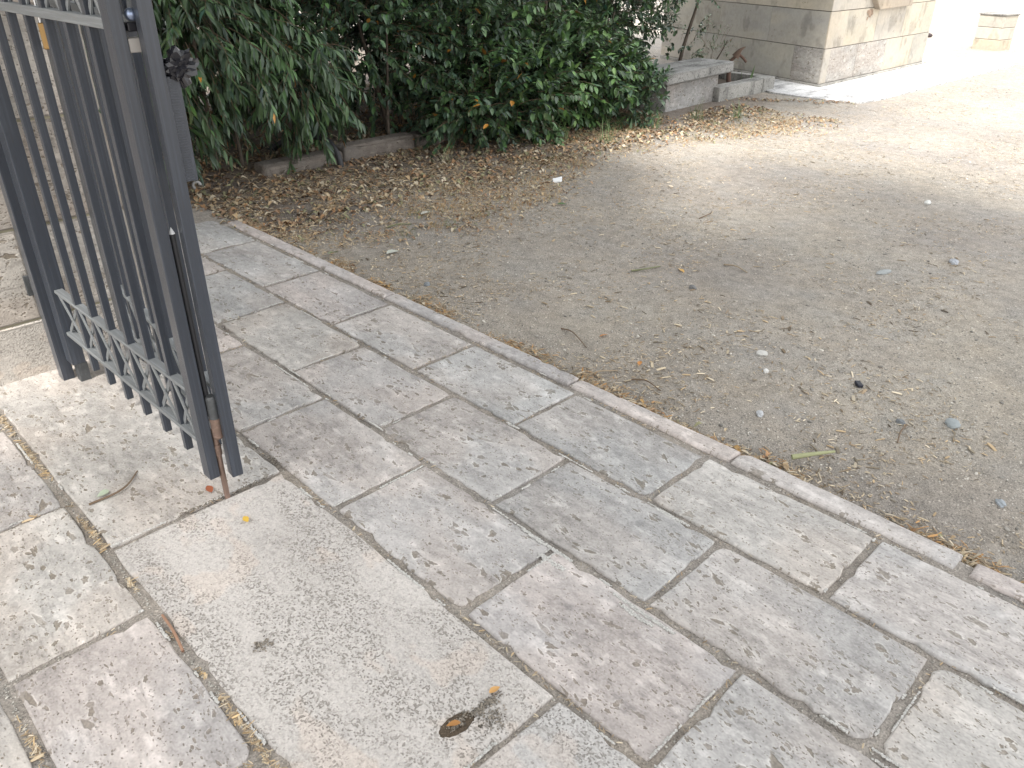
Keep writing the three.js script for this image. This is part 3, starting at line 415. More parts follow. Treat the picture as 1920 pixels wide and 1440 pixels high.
shrub('shrub', 'dense dark round-leaved shrub in the middle of the hedge', { pos: [-6.5, -4.7], kind: 'ovate', len: 0.072, pal: [...DARK, ...DARK, ...MIDG], droop: 0.35, twigs: 1900, per: 10, single: 220, yellow: 0.008,
  lobes: [[0, 1.0, 0.25, 0.7, 0.8, 0.95, 3], [-0.2, 1.65, 0, 0.8, 0.7, 1.1, 2.5], [0.35, 0.75, -0.65, 0.6, 0.65, 0.7, 2], [0.35, 0.4, -0.5, 0.4, 0.4, 0.55, 1], [0.78, 0.3, -0.55, 0.45, 0.36, 0.6, 1.2]] });
shrub('shrub', 'bright-leaved spreading shrub leaning over the earth square', { pos: [-6.0, -6.2], kind: 'ovate', len: 0.088, pal: [...MIDG, ...MIDG, ...DARK, ...LIGHT], droop: 0.3, twigs: 1200, per: 9, single: 240, yellow: 0.004,
  lobes: [[0.1, 0.55, 0, 0.65, 0.55, 0.8, 3], [0.3, 0.45, 0.5, 0.5, 0.42, 0.5, 1.6], [0.35, 0.55, -0.45, 0.5, 0.4, 0.45, 1.4], [-0.3, 1.2, 0.4, 0.7, 0.6, 0.9, 1.8]] });
shrub('shrub', 'low narrow-leaved shrub against the end of the bench', { pos: [-5.62, -6.9], kind: 'obov', len: 0.085, pal: [...MIDG, [0.06, 0.1, 0.06], ...DARK], droop: 0.05, rosette: true, twigs: 420, per: 10, single: 160, lobes: [[0, 0.3, 0, 0.42, 0.33, 0.42, 2], [0.08, 0.28, -0.22, 0.33, 0.28, 0.26, 1]], stems: [[0, 0, 0.015, 0.4]] });
shrub('shrub', 'tall rosette-leaved evergreen shrub behind the bench', { pos: [-6.75, -7.9], kind: 'obov', len: 0.085, pal: [...DARK, ...MIDG, [0.075, 0.115, 0.07]], droop: 0.02, rosette: true, twigs: 1700, per: 11, single: 160, lobes: [[0, 1.25, 0, 0.8, 0.85, 0.95, 3], [-0.25, 0.6, 0.2, 0.7, 0.6, 0.9, 2.4], [0, 1.25, -0.8, 0.5, 0.45, 0.5, 1], [-0.2, 1.9, 0, 0.9, 0.6, 1, 2]] });
shrub('shrub', 'shadowy shrub at the back of the hedge by the gate', { pos: [-8.2, -2.6], kind: 'ovate', len: 0.13, pal: DARK, twigs: 2000, per: 10, tw: 1.3, lobes: [[0, 1.1, 0.8, 0.9, 1.1, 1.0, 3], [0.1, 1.2, -0.8, 0.7, 1.0, 0.9, 2.4], [0, 2.2, -0.2, 1.1, 0.7, 1.7, 2], [-0.4, 0.7, 0.1, 0.8, 0.7, 1.2, 1.5]] });
shrub('shrub', 'shadowy shrub at the back behind the round-leaved one', { pos: [-8.5, -6.0], kind: 'ovate', len: 0.13, pal: DARK, twigs: 1700, per: 10, tw: 1.3, lobes: [[0, 0.9, 1.1, 1.0, 1.1, 1.2, 3], [0.1, 1.0, -0.9, 1, 1.1, 1.2, 3], [0, 2.0, -0.4, 1.1, 0.8, 1.8, 2]] });
shrub('shrub', 'shadowy shrub farthest back behind the rosette-leaved evergreen', { pos: [-8.6, -9.0], kind: 'ovate', len: 0.13, pal: DARK, twigs: 1100, per: 10, tw: 1.3, lobes: [[0, 0.8, 0.7, 1.0, 1.0, 1.1, 3], [0, 1.8, 0, 1, 0.9, 1.2, 2], [0.5, 1.0, -0.7, 0.8, 0.95, 0.6, 2.5]] });
shrub('sapling', 'thin leafy sapling with a leaning dark stem beside the monument', { cat: 'sapling', pos: [-6.35, -9.25], kind: 'ovate', len: 0.06, pal: [...MIDG, ...DARK], droop: 0.2, twigs: 90, per: 8, lobes: [[0.02, 1.35, 0.1, 0.45, 0.35, 0.4, 2], [-0.1, 0.45, -0.1, 0.35, 0.35, 0.4, 1.3]], stems: [[-0.05, 0, 0.03, 1.5, 0.25, -0.15], [0.15, -0.35, 0.015, 0.6, 0.25, -0.1]] });
shrub('weed', 'wispy grey-green weed growing in the planting bed', { cat: 'weed', pos: [-6.2, -9.75], kind: 'lance', len: 0.06, pal: [[0.09, 0.12, 0.07], [0.07, 0.1, 0.05]], droop: 0.1, twigs: 42, per: 6, lobes: [[0, 0.45, 0, 0.26, 0.3, 0.3, 1]], stems: [[0, 0, 0.006, 0.5], [0.05, 0.1, 0.005, 0.45]] });
{ // dry brown stem and strap leaves in the planter
  const d = tag(group('dead_stem', -5.72, 0, -9.5), 'curled dry brown stem rising from the planting bed', 'plant'); mesh('stem', tube([V3(0, 0.05, 0), V3(-0.02, 0.3, 0.02), V3(0.0, 0.42, 0), V3(0.06, 0.46, -0.06), V3(0.12, 0.38, -0.13)], 0.035, 0.015, 8), stdm([0.10, 0.06, 0.045], 0.95), d); mesh('leaf', tube([V3(0.02, 0.44, -0.02), V3(0.06, 0.52, -0.05), V3(0.1, 0.56, -0.1)], 0.05, 0.004, 7), stdm([0.12, 0.08, 0.06], 0.95), d);
  const b = tag(group('strap_plant', -5.66, 0.06, -9.75), 'small plant with arching green strap leaves in the bed', 'plant'); for (const [ax, az, h] of [[0.05, -0.22, 0.28], [-0.02, 0.02, 0.22], [0.12, -0.05, 0.15]]) { const g = LG.lance.clone(); g.scale(0.16, h, 0.5 * h); const m = mesh('leaf', g, stdm([0.16, 0.24, 0.11], 0.5, { side: THREE.DoubleSide }), b); m.rotation.set(-0.1, Math.atan2(ax, az), 0); m.position.set(ax * 0.3, 0, az * 0.3); m.rotateX(0.35); }
}
// shade trees: one rises behind the hedge, the others stand outside the picture; crown lobes, all unseen, are placed to shade chosen patches
function shadeTree(label, x, z, r0, top, lobes) {
  lobes = lobes.map((l) => [l[0] - 0.8, ...l.slice(1)]); // lobes: [x, y, z, rx, ry, rz, leaves] in the world
  const t = tag(group('shade_tree', x, 0, z), label, 'tree'), o = V3(x, 0, z), w = () => gauss() * 0.06;
  const c0 = lobes.reduce((a, l) => a.add(V3(l[0], l[1], l[2]).sub(o)), V3(0, 0, 0)).divideScalar(lobes.length), fork = V3(c0.x * 0.25, top, c0.z * 0.25);
  mesh('trunk', tube([V3(0, -0.1, 0), V3(w(), top * 0.2, w()), V3(fork.x * 0.3 + w(), top * 0.5, fork.z * 0.3 + w()), fork, fork.clone().lerp(c0, 0.6).setY(top + 1.6)], r0, r0 * 0.35, 10, 24), M.bark, t);
  for (const l of lobes) { const c = V3(l[0], l[1], l[2]).sub(o); mesh('limb', tube([fork.clone().setY(fork.y - 0.3), fork.clone().lerp(c, 0.45).add(V3(0, 0.25, 0)), c], r0 * 0.4, 0.02, 6, 10), M.bark, t); for (let i = 0; i < 4; i++) { const e = c.clone().add(V3(gauss() * l[3] * 0.6, gauss() * l[4] * 0.4, gauss() * l[5] * 0.6)); mesh('limb', tube([c.clone().lerp(fork, 0.25), c.clone().lerp(e, 0.5).add(V3(0, 0.1, 0)), e], 0.03, 0.008, 5, 6), M.bark, t); } }
  const n = lobes.reduce((a, l) => a + l[6], 0), im = new THREE.InstancedMesh(LG.ovate, leafMat, n), mm = new THREE.Matrix4(), cc = new THREE.Color(); let k = 0;
  for (const l of lobes) for (let i = 0; i < l[6]; i++) { const d = V3(gauss(), gauss(), gauss()).normalize().multiplyScalar(Math.pow(rnd(), 0.42)), p = V3(l[0] - x + d.x * l[3], l[1] + d.y * l[4], l[2] - z + d.z * l[5]), s = rr(0.14, 0.24); mm.compose(p, quat(V3(gauss(), gauss() - 0.4, gauss()), V3(gauss() * 0.5, 1, gauss() * 0.5).normalize()), V3(s * 1.2, s, s)); im.setMatrixAt(k, mm); const v = rr(0.8, 1.2); im.setColorAt(k++, cc.setRGB(0.06 * v, 0.11 * v, 0.04 * v)); }
  add(im, 'crown', t); im.userData.kind = 'stuff';
}
shadeTree('dark trunk standing among the hedge shrubs', -7.3, -4.05, 0.17, 3.4, [[-5.8, 6.8, -3.4, 1.6, 1.1, 1.5, 3400], [-4.2, 7.0, -2.0, 1.6, 1.0, 1.5, 3400], [-5.8, 6.4, -0.6, 1.5, 1.0, 1.5, 3000], [-3.6, 6.9, -4.4, 1.6, 1.0, 1.4, 3200], [-2.6, 7.0, -0.4, 1.4, 1.0, 1.2, 2000], [-3.4, 6.8, 1.8, 1.1, 0.8, 0.9, 1700], [-4.4, 3.9, -2.0, 1.5, 0.55, 1.0, 6500], [-2.9, 4.4, -2.4, 1.1, 0.5, 0.8, 2600], [-3.4, 4.3, -1.1, 1.1, 0.5, 0.8, 2200], [-5.6, 4.4, -4.2, 1.4, 0.6, 1.2, 3000], [-6.4, 6.2, 1.2, 1.4, 0.9, 1.3, 2000], [-4.4, 6.6, 0.8, 1.3, 0.9, 1.1, 1500]]);
shadeTree('shade tree standing behind the viewer, its crown over the pavement', 4.4, 2.0, 0.2, 3.8, [[-0.7, 7.0, 0.4, 1.6, 1.0, 1.3, 2600], [-2.0, 7.0, 1.3, 1.2, 0.9, 0.9, 2400], [-2.4, 7.0, 2.3, 1.1, 0.8, 0.8, 1900], [0.2, 7.0, -2.2, 1.8, 0.8, 1.0, 700], [2.4, 7.0, -2.2, 1.8, 0.8, 1.0, 800], [1.2, 7.2, 0.9, 1.7, 1.0, 1.5, 3400], [3.0, 7.3, 1.4, 1.8, 1.1, 1.7, 3200], [0.9, 7.0, -0.6, 1.6, 0.9, 1.0, 2000], [3.0, 7.0, -0.8, 1.6, 0.9, 1.1, 2000], [1.6, 7.0, 2.6, 1.5, 0.9, 1.1, 1500], [-0.2, 6.8, 2.2, 1.4, 0.8, 1.1, 800], [0.4, 6.9, 4.0, 1.8, 0.8, 1.3, 700], [3.6, 7.0, 3.2, 1.6, 1, 1.2, 1500]]);
shadeTree('shade tree hidden behind the hedge near the monument', -8.9, -10.6, 0.18, 3.2, [[-4.0, 6.4, -7.9, 1.0, 0.8, 0.8, 2400], [-4.9, 6.4, -8.4, 1.0, 0.8, 0.9, 2200], [-5.4, 6.4, -7.2, 1.3, 0.9, 1.2, 2600], [-3.9, 6.3, -6.3, 1.2, 0.8, 1.1, 2400], [-2.9, 6.5, -5.7, 1.0, 0.7, 0.8, 1500], [-6.4, 6.2, -8.8, 1.5, 1.0, 1.5, 2800], [-7.6, 6.2, -10.2, 1.6, 1.0, 1.5, 2600], [-6.4, 6.4, -6.2, 1.5, 1.0, 1.4, 2600]]);

// ---------------------------------------------------------------- small litter
function scatter(name, geos, mats, n, place, parent, kindLabel, cat) { // each geometry its own instanced lot, joined as one stuff object
  const root = parent ?? tag(group(name), kindLabel, cat, null, 'stuff'), per = geos.map(() => []);
  for (let i = 0; i < n; i++) { const r = place(i); if (r) per[Math.floor(rnd() * geos.length)].push(r); }
  geos.forEach((g, j) => { if (!per[j].length) return; const im = new THREE.InstancedMesh(g, mats, per[j].length), m = new THREE.Matrix4(), c = new THREE.Color(); per[j].forEach((r, i) => { m.compose(r.p, r.q, r.s); im.setMatrixAt(i, m); im.setColorAt(i, c.setRGB(...r.c)); }); add(im, name, root); im.userData.kind = 'stuff'; });
  return root;
}
const pebbleGeo = (seed) => { const g = mergeVertices(new THREE.IcosahedronGeometry(1, 1).deleteAttribute('uv').deleteAttribute('normal')), p = g.attributes.position; for (let i = 0; i < p.count; i++) { const q = 0.72 + 0.5 * wn(p.getX(i) * 1.7 + seed * 9, p.getZ(i) * 1.7 + p.getY(i) * 2.1 + seed, 1, 911); p.setXYZ(i, p.getX(i) * q, p.getY(i) * q * 0.42, p.getZ(i) * q * 0.75); } g.computeVertexNormals(); return g; };
const PEB = [1, 2, 3, 4].map(pebbleGeo);
const chipGeo = (a, b, c, bend) => { const g = new THREE.BoxGeometry(a, b, c, 3, 1, 1), p = g.attributes.position; for (let i = 0; i < p.count; i++) { const x = p.getX(i) / a; p.setY(i, p.getY(i) + bend * (0.25 - x * x)); p.setZ(i, p.getZ(i) * (1 - Math.abs(x) * 0.8)); } g.computeVertexNormals(); return g; };
const CHIP = [chipGeo(1, 0.05, 0.16, 0.1), chipGeo(1, 0.08, 0.1, 0.25), chipGeo(1, 0.05, 0.35, 0.15), chipGeo(1, 0.06, 0.07, -0.15)];
const flatMat = stdm([1, 1, 1], 0.9), deadMat = stdm([1, 1, 1], 0.8, { side: THREE.DoubleSide });
const yaw = () => new THREE.Quaternion().setFromEuler(new THREE.Euler(gauss() * 0.2, rnd() * 6.283, gauss() * 0.2));
const onDirt = (x, z) => z < -2.40 && !(x < -5.25 && z < -7.6 && z > -9.3 && x > -6) && !(x < -4.0 && z < -9.9) && x > -9;
const nearPick = () => { const z = -2.4 - Math.pow(rnd(), 1.7) * 11, x = rr(-5.6, 0.6) + (-z - 2.4) * rr(-0.02, 0.35) * (rnd() < 0.4 ? 1 : 0); return [x, z]; };
scatter('gravel', PEB, flatMat, 60000, () => { const [x, z] = nearPick(); if (!onDirt(x, z)) return; if (wn(x, z, 0.5, 921) < 0.30 + rnd() * 0.25) return; const s = rr(0.0018, 0.005) + (rnd() < 0.04 ? rr(0.002, 0.008) : 0), g = rnd() < 0.3 ? rr(0.36, 0.58) : rr(0.13, 0.32); return { p: V3(x, Hz(x, z) + s * 0.15, z), q: yaw(), s: V3(s, s, s), c: [g * 1.07, g, g * 0.9] }; }, null, 'loose grit and small pebbles over the bare earth', 'gravel');
const STRAW = [[0.42, 0.35, 0.25], [0.36, 0.29, 0.20], [0.48, 0.41, 0.31], [0.24, 0.18, 0.12], [0.38, 0.28, 0.17]];
scatter('wood_chips', CHIP, flatMat, 60000, () => { const [x, z] = nearPick(); if (!onDirt(x, z)) return; if (wn(x, z, 0.45, 931) < 0.34 + rnd() * 0.24) return; const s = rr(0.007, 0.024) + (rnd() < 0.06 ? rr(0.01, 0.03) : 0), c = pick(STRAW), v = rnd() < 0.3 ? rr(0.3, 0.6) : rr(0.7, 1.6); return { p: V3(x, Hz(x, z) + 0.003, z), q: yaw(), s: V3(s, s * 0.8, s), c: c.map((k) => k * v) }; }, null, 'crushed straw and bark bits scattered over the earth', 'litter');
{ // the litter that has gathered along the kerb and the hedge foot
  const deadLeaf = LG.ovate.clone(); { const p = deadLeaf.attributes.position; for (let i = 0; i < p.count; i++) p.setZ(i, p.getZ(i) * 1.5 + 0.12 * Math.sin(p.getY(i) * 5)); deadLeaf.computeVertexNormals(); }
  const deadLeaf2 = LG.lance.clone(); { const p = deadLeaf2.attributes.position; for (let i = 0; i < p.count; i++) p.setZ(i, p.getZ(i) * 1.2 + 0.2 * Math.pow(p.getX(i) * 4, 2)); deadLeaf2.computeVertexNormals(); }
  const bandX = (z) => -4.25 + 0.35 * Math.sin(z * 1.3) + (z > -3.4 ? -0.25 * (z + 3.4) : 0);
  const lie = () => new THREE.Quaternion().setFromEuler(new THREE.Euler(-1.57 + gauss() * 0.45, 0, rnd() * 6.283));
  const flatLie = () => quat(V3(gauss(), gauss() * 0.10, gauss()), V3(gauss() * 0.22, 1, gauss() * 0.22));
  const BR = [[0.25, 0.165, 0.10], [0.34, 0.245, 0.145], [0.19, 0.12, 0.075], [0.38, 0.30, 0.2], [0.28, 0.16, 0.08], [0.42, 0.36, 0.27], [0.22, 0.21, 0.12]];
  const litter = tag(group('leaf_litter'), 'dry brown leaves and straw fallen along the hedge', 'fallen leaves', null, 'stuff');
  const zone = () => { const z = -2.3 - rnd() * 6.6, lim = bandX(z) + gauss() * 0.22, x = lim - Math.pow(rnd(), 1.15) * 2.6; return [x, z]; };
  scatter('dead_leaves', [deadLeaf, deadLeaf2, deadLeaf], deadMat, 8500, () => { const [x, z] = zone(); if (!onDirt(x, z) && !(z > -2.4 && x < -4.9)) return; if (z > -2.5 && x > -4.4) return; const s = rr(0.025, 0.065) * (x > -4.7 ? 0.75 : 1.15), c = pick(BR), v = rr(0.7, 1.5) * (x < -5.3 ? 0.85 : 1); return { p: V3(x, Hz(x, z) + rr(0.004, 0.018), z), q: flatLie(), s: V3(s, s, s), c: c.map((k) => k * v) }; }, litter);
  scatter('straw', CHIP, flatMat, 42000, () => { const [x, z] = zone(); if (!onDirt(x, z)) return; if (wn(x, z, 0.4, 941) < 0.34 + rnd() * 0.22) return; const s = rr(0.012, 0.05), c = pick(STRAW), v = rr(0.8, 1.5); return { p: V3(x, Hz(x, z) + rr(0.002, 0.014), z), q: new THREE.Quaternion().setFromEuler(new THREE.Euler(gauss() * 0.5, rnd() * 6.283, gauss() * 0.35)), s: V3(s, s * 0.4, s * 0.5), c: [c[0] * v * 1.05, c[1] * v, c[2] * v * 0.9] }; }, litter);
  scatter('kerb_litter', CHIP, flatMat, 9500, () => { const x = rr(-5.1, 0.3), w = 0.03 + 0.16 * Math.pow(wn(x, 0, 0.35, 951), 2), z = -2.4 - Math.abs(gauss()) * w; if (wn(x, 3, 0.22, 961) < 0.42 + rnd() * 0.12) return; const s = rr(0.008, 0.04), c = pick([[0.42, 0.24, 0.1], ...STRAW]), v = rr(0.7, 1.3); return { p: V3(x, Hz(x, z) + rr(0.003, 0.016), z), q: new THREE.Quaternion().setFromEuler(new THREE.Euler(gauss() * 0.4, rnd() * 6.283, gauss() * 0.3)), s: V3(s, s * 0.6, s * 0.7), c: c.map((k) => k * v) }; }, litter);
  scatter('kerb_leaf_bits', [deadLeaf, deadLeaf2], deadMat, 260, () => { const x = rr(-5.1, 0.2), z = -2.41 - Math.abs(gauss()) * 0.07; if (wn(x, 3, 0.22, 961) < 0.45) return; const s = rr(0.02, 0.05), c = pick([[0.42, 0.26, 0.1], ...BR]), v = rr(0.8, 1.4); return { p: V3(x, Hz(x, z) + rr(0.006, 0.02), z), q: flatLie(), s: V3(s, s, s), c: c.map((k) => k * v) }; }, litter);
  scatter('bench_leaf_litter', [deadLeaf, deadLeaf2], deadMat, 130, () => { const t = Math.pow(rnd(), 1.4), x = lerp(-5.4, -4.3, t) + gauss() * 0.12, z = lerp(-9.3, -9.98, t * 1.1) + Math.abs(gauss()) * (0.3 - 0.2 * t); const s = rr(0.03, 0.06), c = pick(BR), v = rr(0.8, 1.6); return { p: V3(x, Hz(x, z) + 0.012, z), q: flatLie(), s: V3(s, s, s), c: c.map((k) => k * v) }; }, litter);
  scatter('far_leaf_litter', [deadLeaf, deadLeaf2], deadMat, 3000, () => { const x = rr(-9, -6.1), z = rr(-9, -2); const s = rr(0.04, 0.09), c = pick(BR), v = rr(0.8, 1.5); return { p: V3(x, Hz(x, z) + 0.015, z), q: flatLie(), s: V3(s, s, s), c: c.map((k) => k * v) }; }, litter);
  // bits blown into the pavement joints
  const jl = tag(group('joint_litter'), 'straw husks and grit caught in the pavement joints', 'litter', null, 'stuff');
  const jw = JOINTS.map(([ax, az, bx, bz, k]) => Math.hypot(bx - ax, bz - az) * (k === 3.5 ? 8 : k === 4.5 ? 7 : k === 4 || k === 5 ? 3 : k === 2.5 ? 1.6 : k === -0.5 ? 1.3 : 0.8)), jt = jw.reduce((a, b) => a + b, 0);
  const jointPt = (sp) => { let r = rnd() * jt, i = 0; while (i < jw.length - 1 && (r -= jw[i]) > 0) i++; const [ax, az, bx, bz, k] = JOINTS[i], t = rnd(); return [lerp(ax, bx, t) + (ax === bx ? gauss() * sp : 0), lerp(az, bz, t) + (ax === bx ? 0 : gauss() * sp), k]; };
  scatter('joint_straw', CHIP, flatMat, 9500, () => { const [x, z, k] = jointPt(0.009); if (wn(x, z, 0.16, 971) < 0.40 + rnd() * 0.16) return; const s = rr(0.005, 0.02) + (k >= 3.5 && rnd() < 0.3 ? rr(0, 0.02) : 0), c = pick(k >= 3.5 ? [[0.5, 0.36, 0.2], [0.46, 0.36, 0.24], ...STRAW] : STRAW), v = rr(0.7, 1.4); return { p: V3(x, -0.003 + rr(-0.002, 0.006), z), q: new THREE.Quaternion().setFromEuler(new THREE.Euler(gauss() * 0.4, rnd() * 6.283, gauss() * 0.3)), s: V3(s, s * 0.6, s * 0.8), c: c.map((q) => q * v) }; }, jl);
  scatter('joint_grit', PEB, flatMat, 4200, () => { const [x, z] = jointPt(0.008); const s = rr(0.001, 0.0035), g = rr(0.15, 0.5); return { p: V3(x, -0.006 + rr(0, 0.003), z), q: yaw(), s: V3(s, s, s), c: [g * 1.05, g, g * 0.9] }; }, jl);
  scatter('slab_grit', PEB, flatMat, 1300, () => { const x = rr(-3.6, 0.2), z = rr(-2.3, 0.1); const s = rr(0.0008, 0.0022), g = rnd() < 0.5 ? rr(0.08, 0.2) : rr(0.4, 0.6); return { p: V3(x, 0.002, z), q: yaw(), s: V3(s, s, s), c: [g * 1.05, g, g * 0.9] }; }, jl);
  const spots = [[-2.29, -0.76, 0.012, 0.09, 150], [-2.28, -0.93, 0.012, 0.07, 110], [-1.585, -0.60, 0.025, 0.03, 90], [-1.015, -0.91, 0.012, 0.045, 170], [-1.024, -0.825, 0.014, 0.03, 130], [-0.98, -0.90, 0.03, 0.04, 90], [-2.36, -1.08, 0.08, 0.012, 90]];
  for (const [cx, cz, sx, sz, n] of spots) scatter('crumbs', PEB, flatMat, n, () => { const x = cx + gauss() * sx, z = cz + gauss() * sz, s = rr(0.0012, 0.004), g = rr(0.06, 0.24); return { p: V3(x, 0.0015, z), q: yaw(), s: V3(s, s, s), c: [g * 1.15, g, g * 0.82] }; }, jl);
  // dry grass and green blades at the hedge foot
  const blade = (() => { const P = [], I = []; for (let i = 0; i <= 4; i++) { const t = i / 4, w = 0.018 * (1 - t * 0.9), z = 0.45 * t * t; P.push(-w, t, z, w, t, z); if (i) { const a = (i - 1) * 2; I.push(a, a + 1, a + 2, a + 1, a + 3, a + 2); } } const g = new THREE.BufferGeometry(); g.setAttribute('position', new THREE.Float32BufferAttribute(P, 3)); g.setIndex(I); g.computeVertexNormals(); return g; })();
  const tufts = []; for (let i = 0; i < 120; i++) { const z = rr(-2.9, -8.4), x = bandX(z) - rr(0.0, 1.0); tufts.push([x, z, rnd() < (z < -5.6 ? 0.55 : 0.18)]); }
  scatter('dry_grass', [blade], deadMat, 4600, () => { const t = pick(tufts), x = t[0] + gauss() * 0.09, z = t[1] + gauss() * 0.09; if (!onDirt(x, z)) return; const h = rr(0.02, 0.07), c = t[2] && rnd() < 0.75 ? [0.13, 0.17, 0.07] : pick([[0.36, 0.26, 0.14], [0.42, 0.31, 0.17], [0.3, 0.2, 0.1]]), v = rr(0.7, 1.3); return { p: V3(x, Hz(x, z), z), q: new THREE.Quaternion().setFromEuler(new THREE.Euler(gauss() * 0.5, rnd() * 6.283, gauss() * 0.9)), s: V3(h * 1.1, h, h), c: c.map((k) => k * v) }; }, tag(group('dry_grass_patch'), 'tufts of straw-coloured and green grass before the hedge', 'grass', null, 'stuff'));
  for (const [x, z, lab] of [[-5.25, -6.55, 'clump of green weed blades under the bright-leaved shrub'], [-5.05, -7.05, 'fresh green grass tuft below the low narrow-leaved shrub'], [-5.45, -4.55, 'thin pale seeding grass in front of the dark shrub'], [-5.3, -5.9, 'small grass tuft at the dark foot of the hedge'], [-5.0, -7.75, 'green grass tuft nearest the front of the bench'], [-4.75, -8.15, 'grass tuft standing out on the litter in front of the bench'], [-4.95, -6.15, 'broad grass tuft at the foot of the bright-leaved shrub, out on the straw']]) {
    const w = tag(group('grass_tuft', x, Hz(x, z), z), lab, 'grass tuft', 'grass tufts along the hedge foot'), gs = []; for (let i = 0; i < 26; i++) { const h = rr(0.08, 0.24), g = blade.clone(); g.scale(h * 0.8, h, h); g.rotateZ(gauss() * 0.35); g.rotateY(rnd() * 6.283); g.translate(gauss() * 0.07, 0, gauss() * 0.07); g.deleteAttribute('uv'); gs.push(g); }
    mesh('blades', mergeGeometries(gs), stdm(lab.startsWith('thin') ? [0.32, 0.32, 0.2] : [0.12, 0.19, 0.07], 0.6, { side: THREE.DoubleSide }), w); }
}
// single finds one can point at
function twigThing(pts, r, mat, label, bend = 0.012) { const a = pts.map(([x, z], i) => V3(x, (z > -2.3 ? 0.002 : Hz(x, z)) + r * 0.8 + (i && i < pts.length - 1 ? bend : 0), z)); return tag(mesh('twig', tube(a, r, r * 0.6, 6, 10), mat), label, 'twig', 'twigs lying on the ground'); }
twigThing([[-2.437, -2.75], [-2.36, -2.74], [-2.211, -2.684]], 0.004, M.twig, 'thin brown twig on bare earth near the kerb, left of the orange leaf');
twigThing([[-2.70, -3.66], [-2.64, -3.74], [-2.627, -3.85]], 0.006, M.twigGreen, 'greenish twig lying on the earth beside an orange leaf');
twigThing([[-1.862, -2.593], [-1.8, -2.61], [-1.706, -2.6]], 0.004, M.twig, 'dark forked twig lying right of the litter pile at the kerb joint');
twigThing([[-2.03, -2.48], [-2.0, -2.53], [-1.955, -2.61]], 0.005, M.twigPale, 'pale brown twig sticking out of the litter pile at the kerb');
tag(mesh('bark_strip', tube([V3(-1.035, -0.012, -2.52), V3(-0.985, 0.0, -2.575), V3(-0.93, 0.004, -2.65)], 0.011, 0.005, 7, 10).scale(1, 1, 1), stdm([0.30, 0.31, 0.17], 0.7)), 'green-brown curled bark strip just outside the kerb', 'bark');
twigThing([[-2.99, -4.8], [-2.98, -4.92], [-3.03, -5.02]], 0.004, M.twig, 'curved twig farthest out on the bare earth');
twigThing([[-0.83, -3.09], [-0.82, -3.0], [-0.80, -2.926]], 0.004, M.twig, 'crooked twig beside a flat grey stone at the right');
twigThing([[-2.37, -4.15], [-2.29, -4.15], [-2.2, -4.135]], 0.005, M.twigPale, 'straight pale twig in the middle of the earth square');
twigThing([[-4.33, -3.05], [-4.3, -3.13], [-4.27, -3.22]], 0.006, M.twigGreen, 'grey-green twig on the edge of the leaf litter');
{ const t = twigThing([[-2.557, -0.487], [-2.552, -0.585], [-2.575, -0.63], [-2.64, -0.685]], 0.0042, M.twig, 'bent dark twig with a leaf scrap lying on the slab before the gate', 0.006); }
tag(mesh('seed_pod', tube([V3(-1.885, 0, -0.452), V3(-1.80, 0.006, -0.447), V3(-1.715, 0, -0.436)], 0.004, 0.004, 8, 12).translate(0, 0.002, 0), stdm([0.30, 0.175, 0.115], 0.8)), 'brown pod wedged in the joint of the left slabs', 'seed pod').geometry.attributes.position.needsUpdate = true;
function oneLeaf(x, z, s, c, label, kind = 'ovate', y) { const m = mesh('fallen_leaf', LG[kind], stdm(c, 0.7, { side: THREE.DoubleSide })); m.position.set(x, (y ?? (z > -2.3 ? 0.004 : Hz(x, z))) + s * 0.12, z); m.quaternion.copy(quat(V3(gauss(), 0.05, gauss()), V3(gauss() * 0.3, 1, gauss() * 0.3))); m.scale.setScalar(s); return tag(m, label, 'leaf', 'single leaves lying on the ground'); }
oneLeaf(-2.091, -0.831, 0.04, [0.62, 0.40, 0.06], 'small bright yellow leaf on the big coarse slab');
oneLeaf(-2.516, -3.892, 0.05, [0.55, 0.33, 0.10], 'ochre leaf on bare earth beside the greenish twig');
oneLeaf(-2.241, -2.819, 0.045, [0.45, 0.19, 0.05], 'orange leaf on the earth right of the thin brown twig');
oneLeaf(-1.911, -2.715, 0.045, [0.5, 0.22, 0.06], 'orange-brown curled leaf behind the litter pile at the kerb');
oneLeaf(-3.912, -4.312, 0.07, [0.07, 0.16, 0.04], 'fresh green leaf on the straw litter');
oneLeaf(-3.918, -2.75, 0.10, [0.42, 0.43, 0.38], 'pale grey withered leaf on earth at the litter edge');
oneLeaf(-4.367, -3.385, 0.09, [0.48, 0.47, 0.42], 'whitish curled leaf lying in the straw');
oneLeaf(-4.147, -2.537, 0.09, [0.20, 0.24, 0.12], 'dull green leaf beside the kerb end');
oneLeaf(-1.03, -0.94, 0.035, [0.5, 0.28, 0.10], 'tan leaf scrap on the slab above the bolt hole');
oneLeaf(-1.017, -0.83, 0.036, [0.36, 0.17, 0.05], 'orange leaf lying inside the bolt hole', 'ovate', 0);
oneLeaf(-2.325, -0.818, 0.05, [0.30, 0.09, 0.04], 'rust red leaf at the foot of the drop bolt');
oneLeaf(-2.585, -0.565, 0.045, [0.35, 0.40, 0.30], 'pale green leaf scrap by the bent twig on the slab');
for (let i = 0; i < 9; i++) { const x = -2.18 - i * 0.02 + gauss() * 0.03; } 
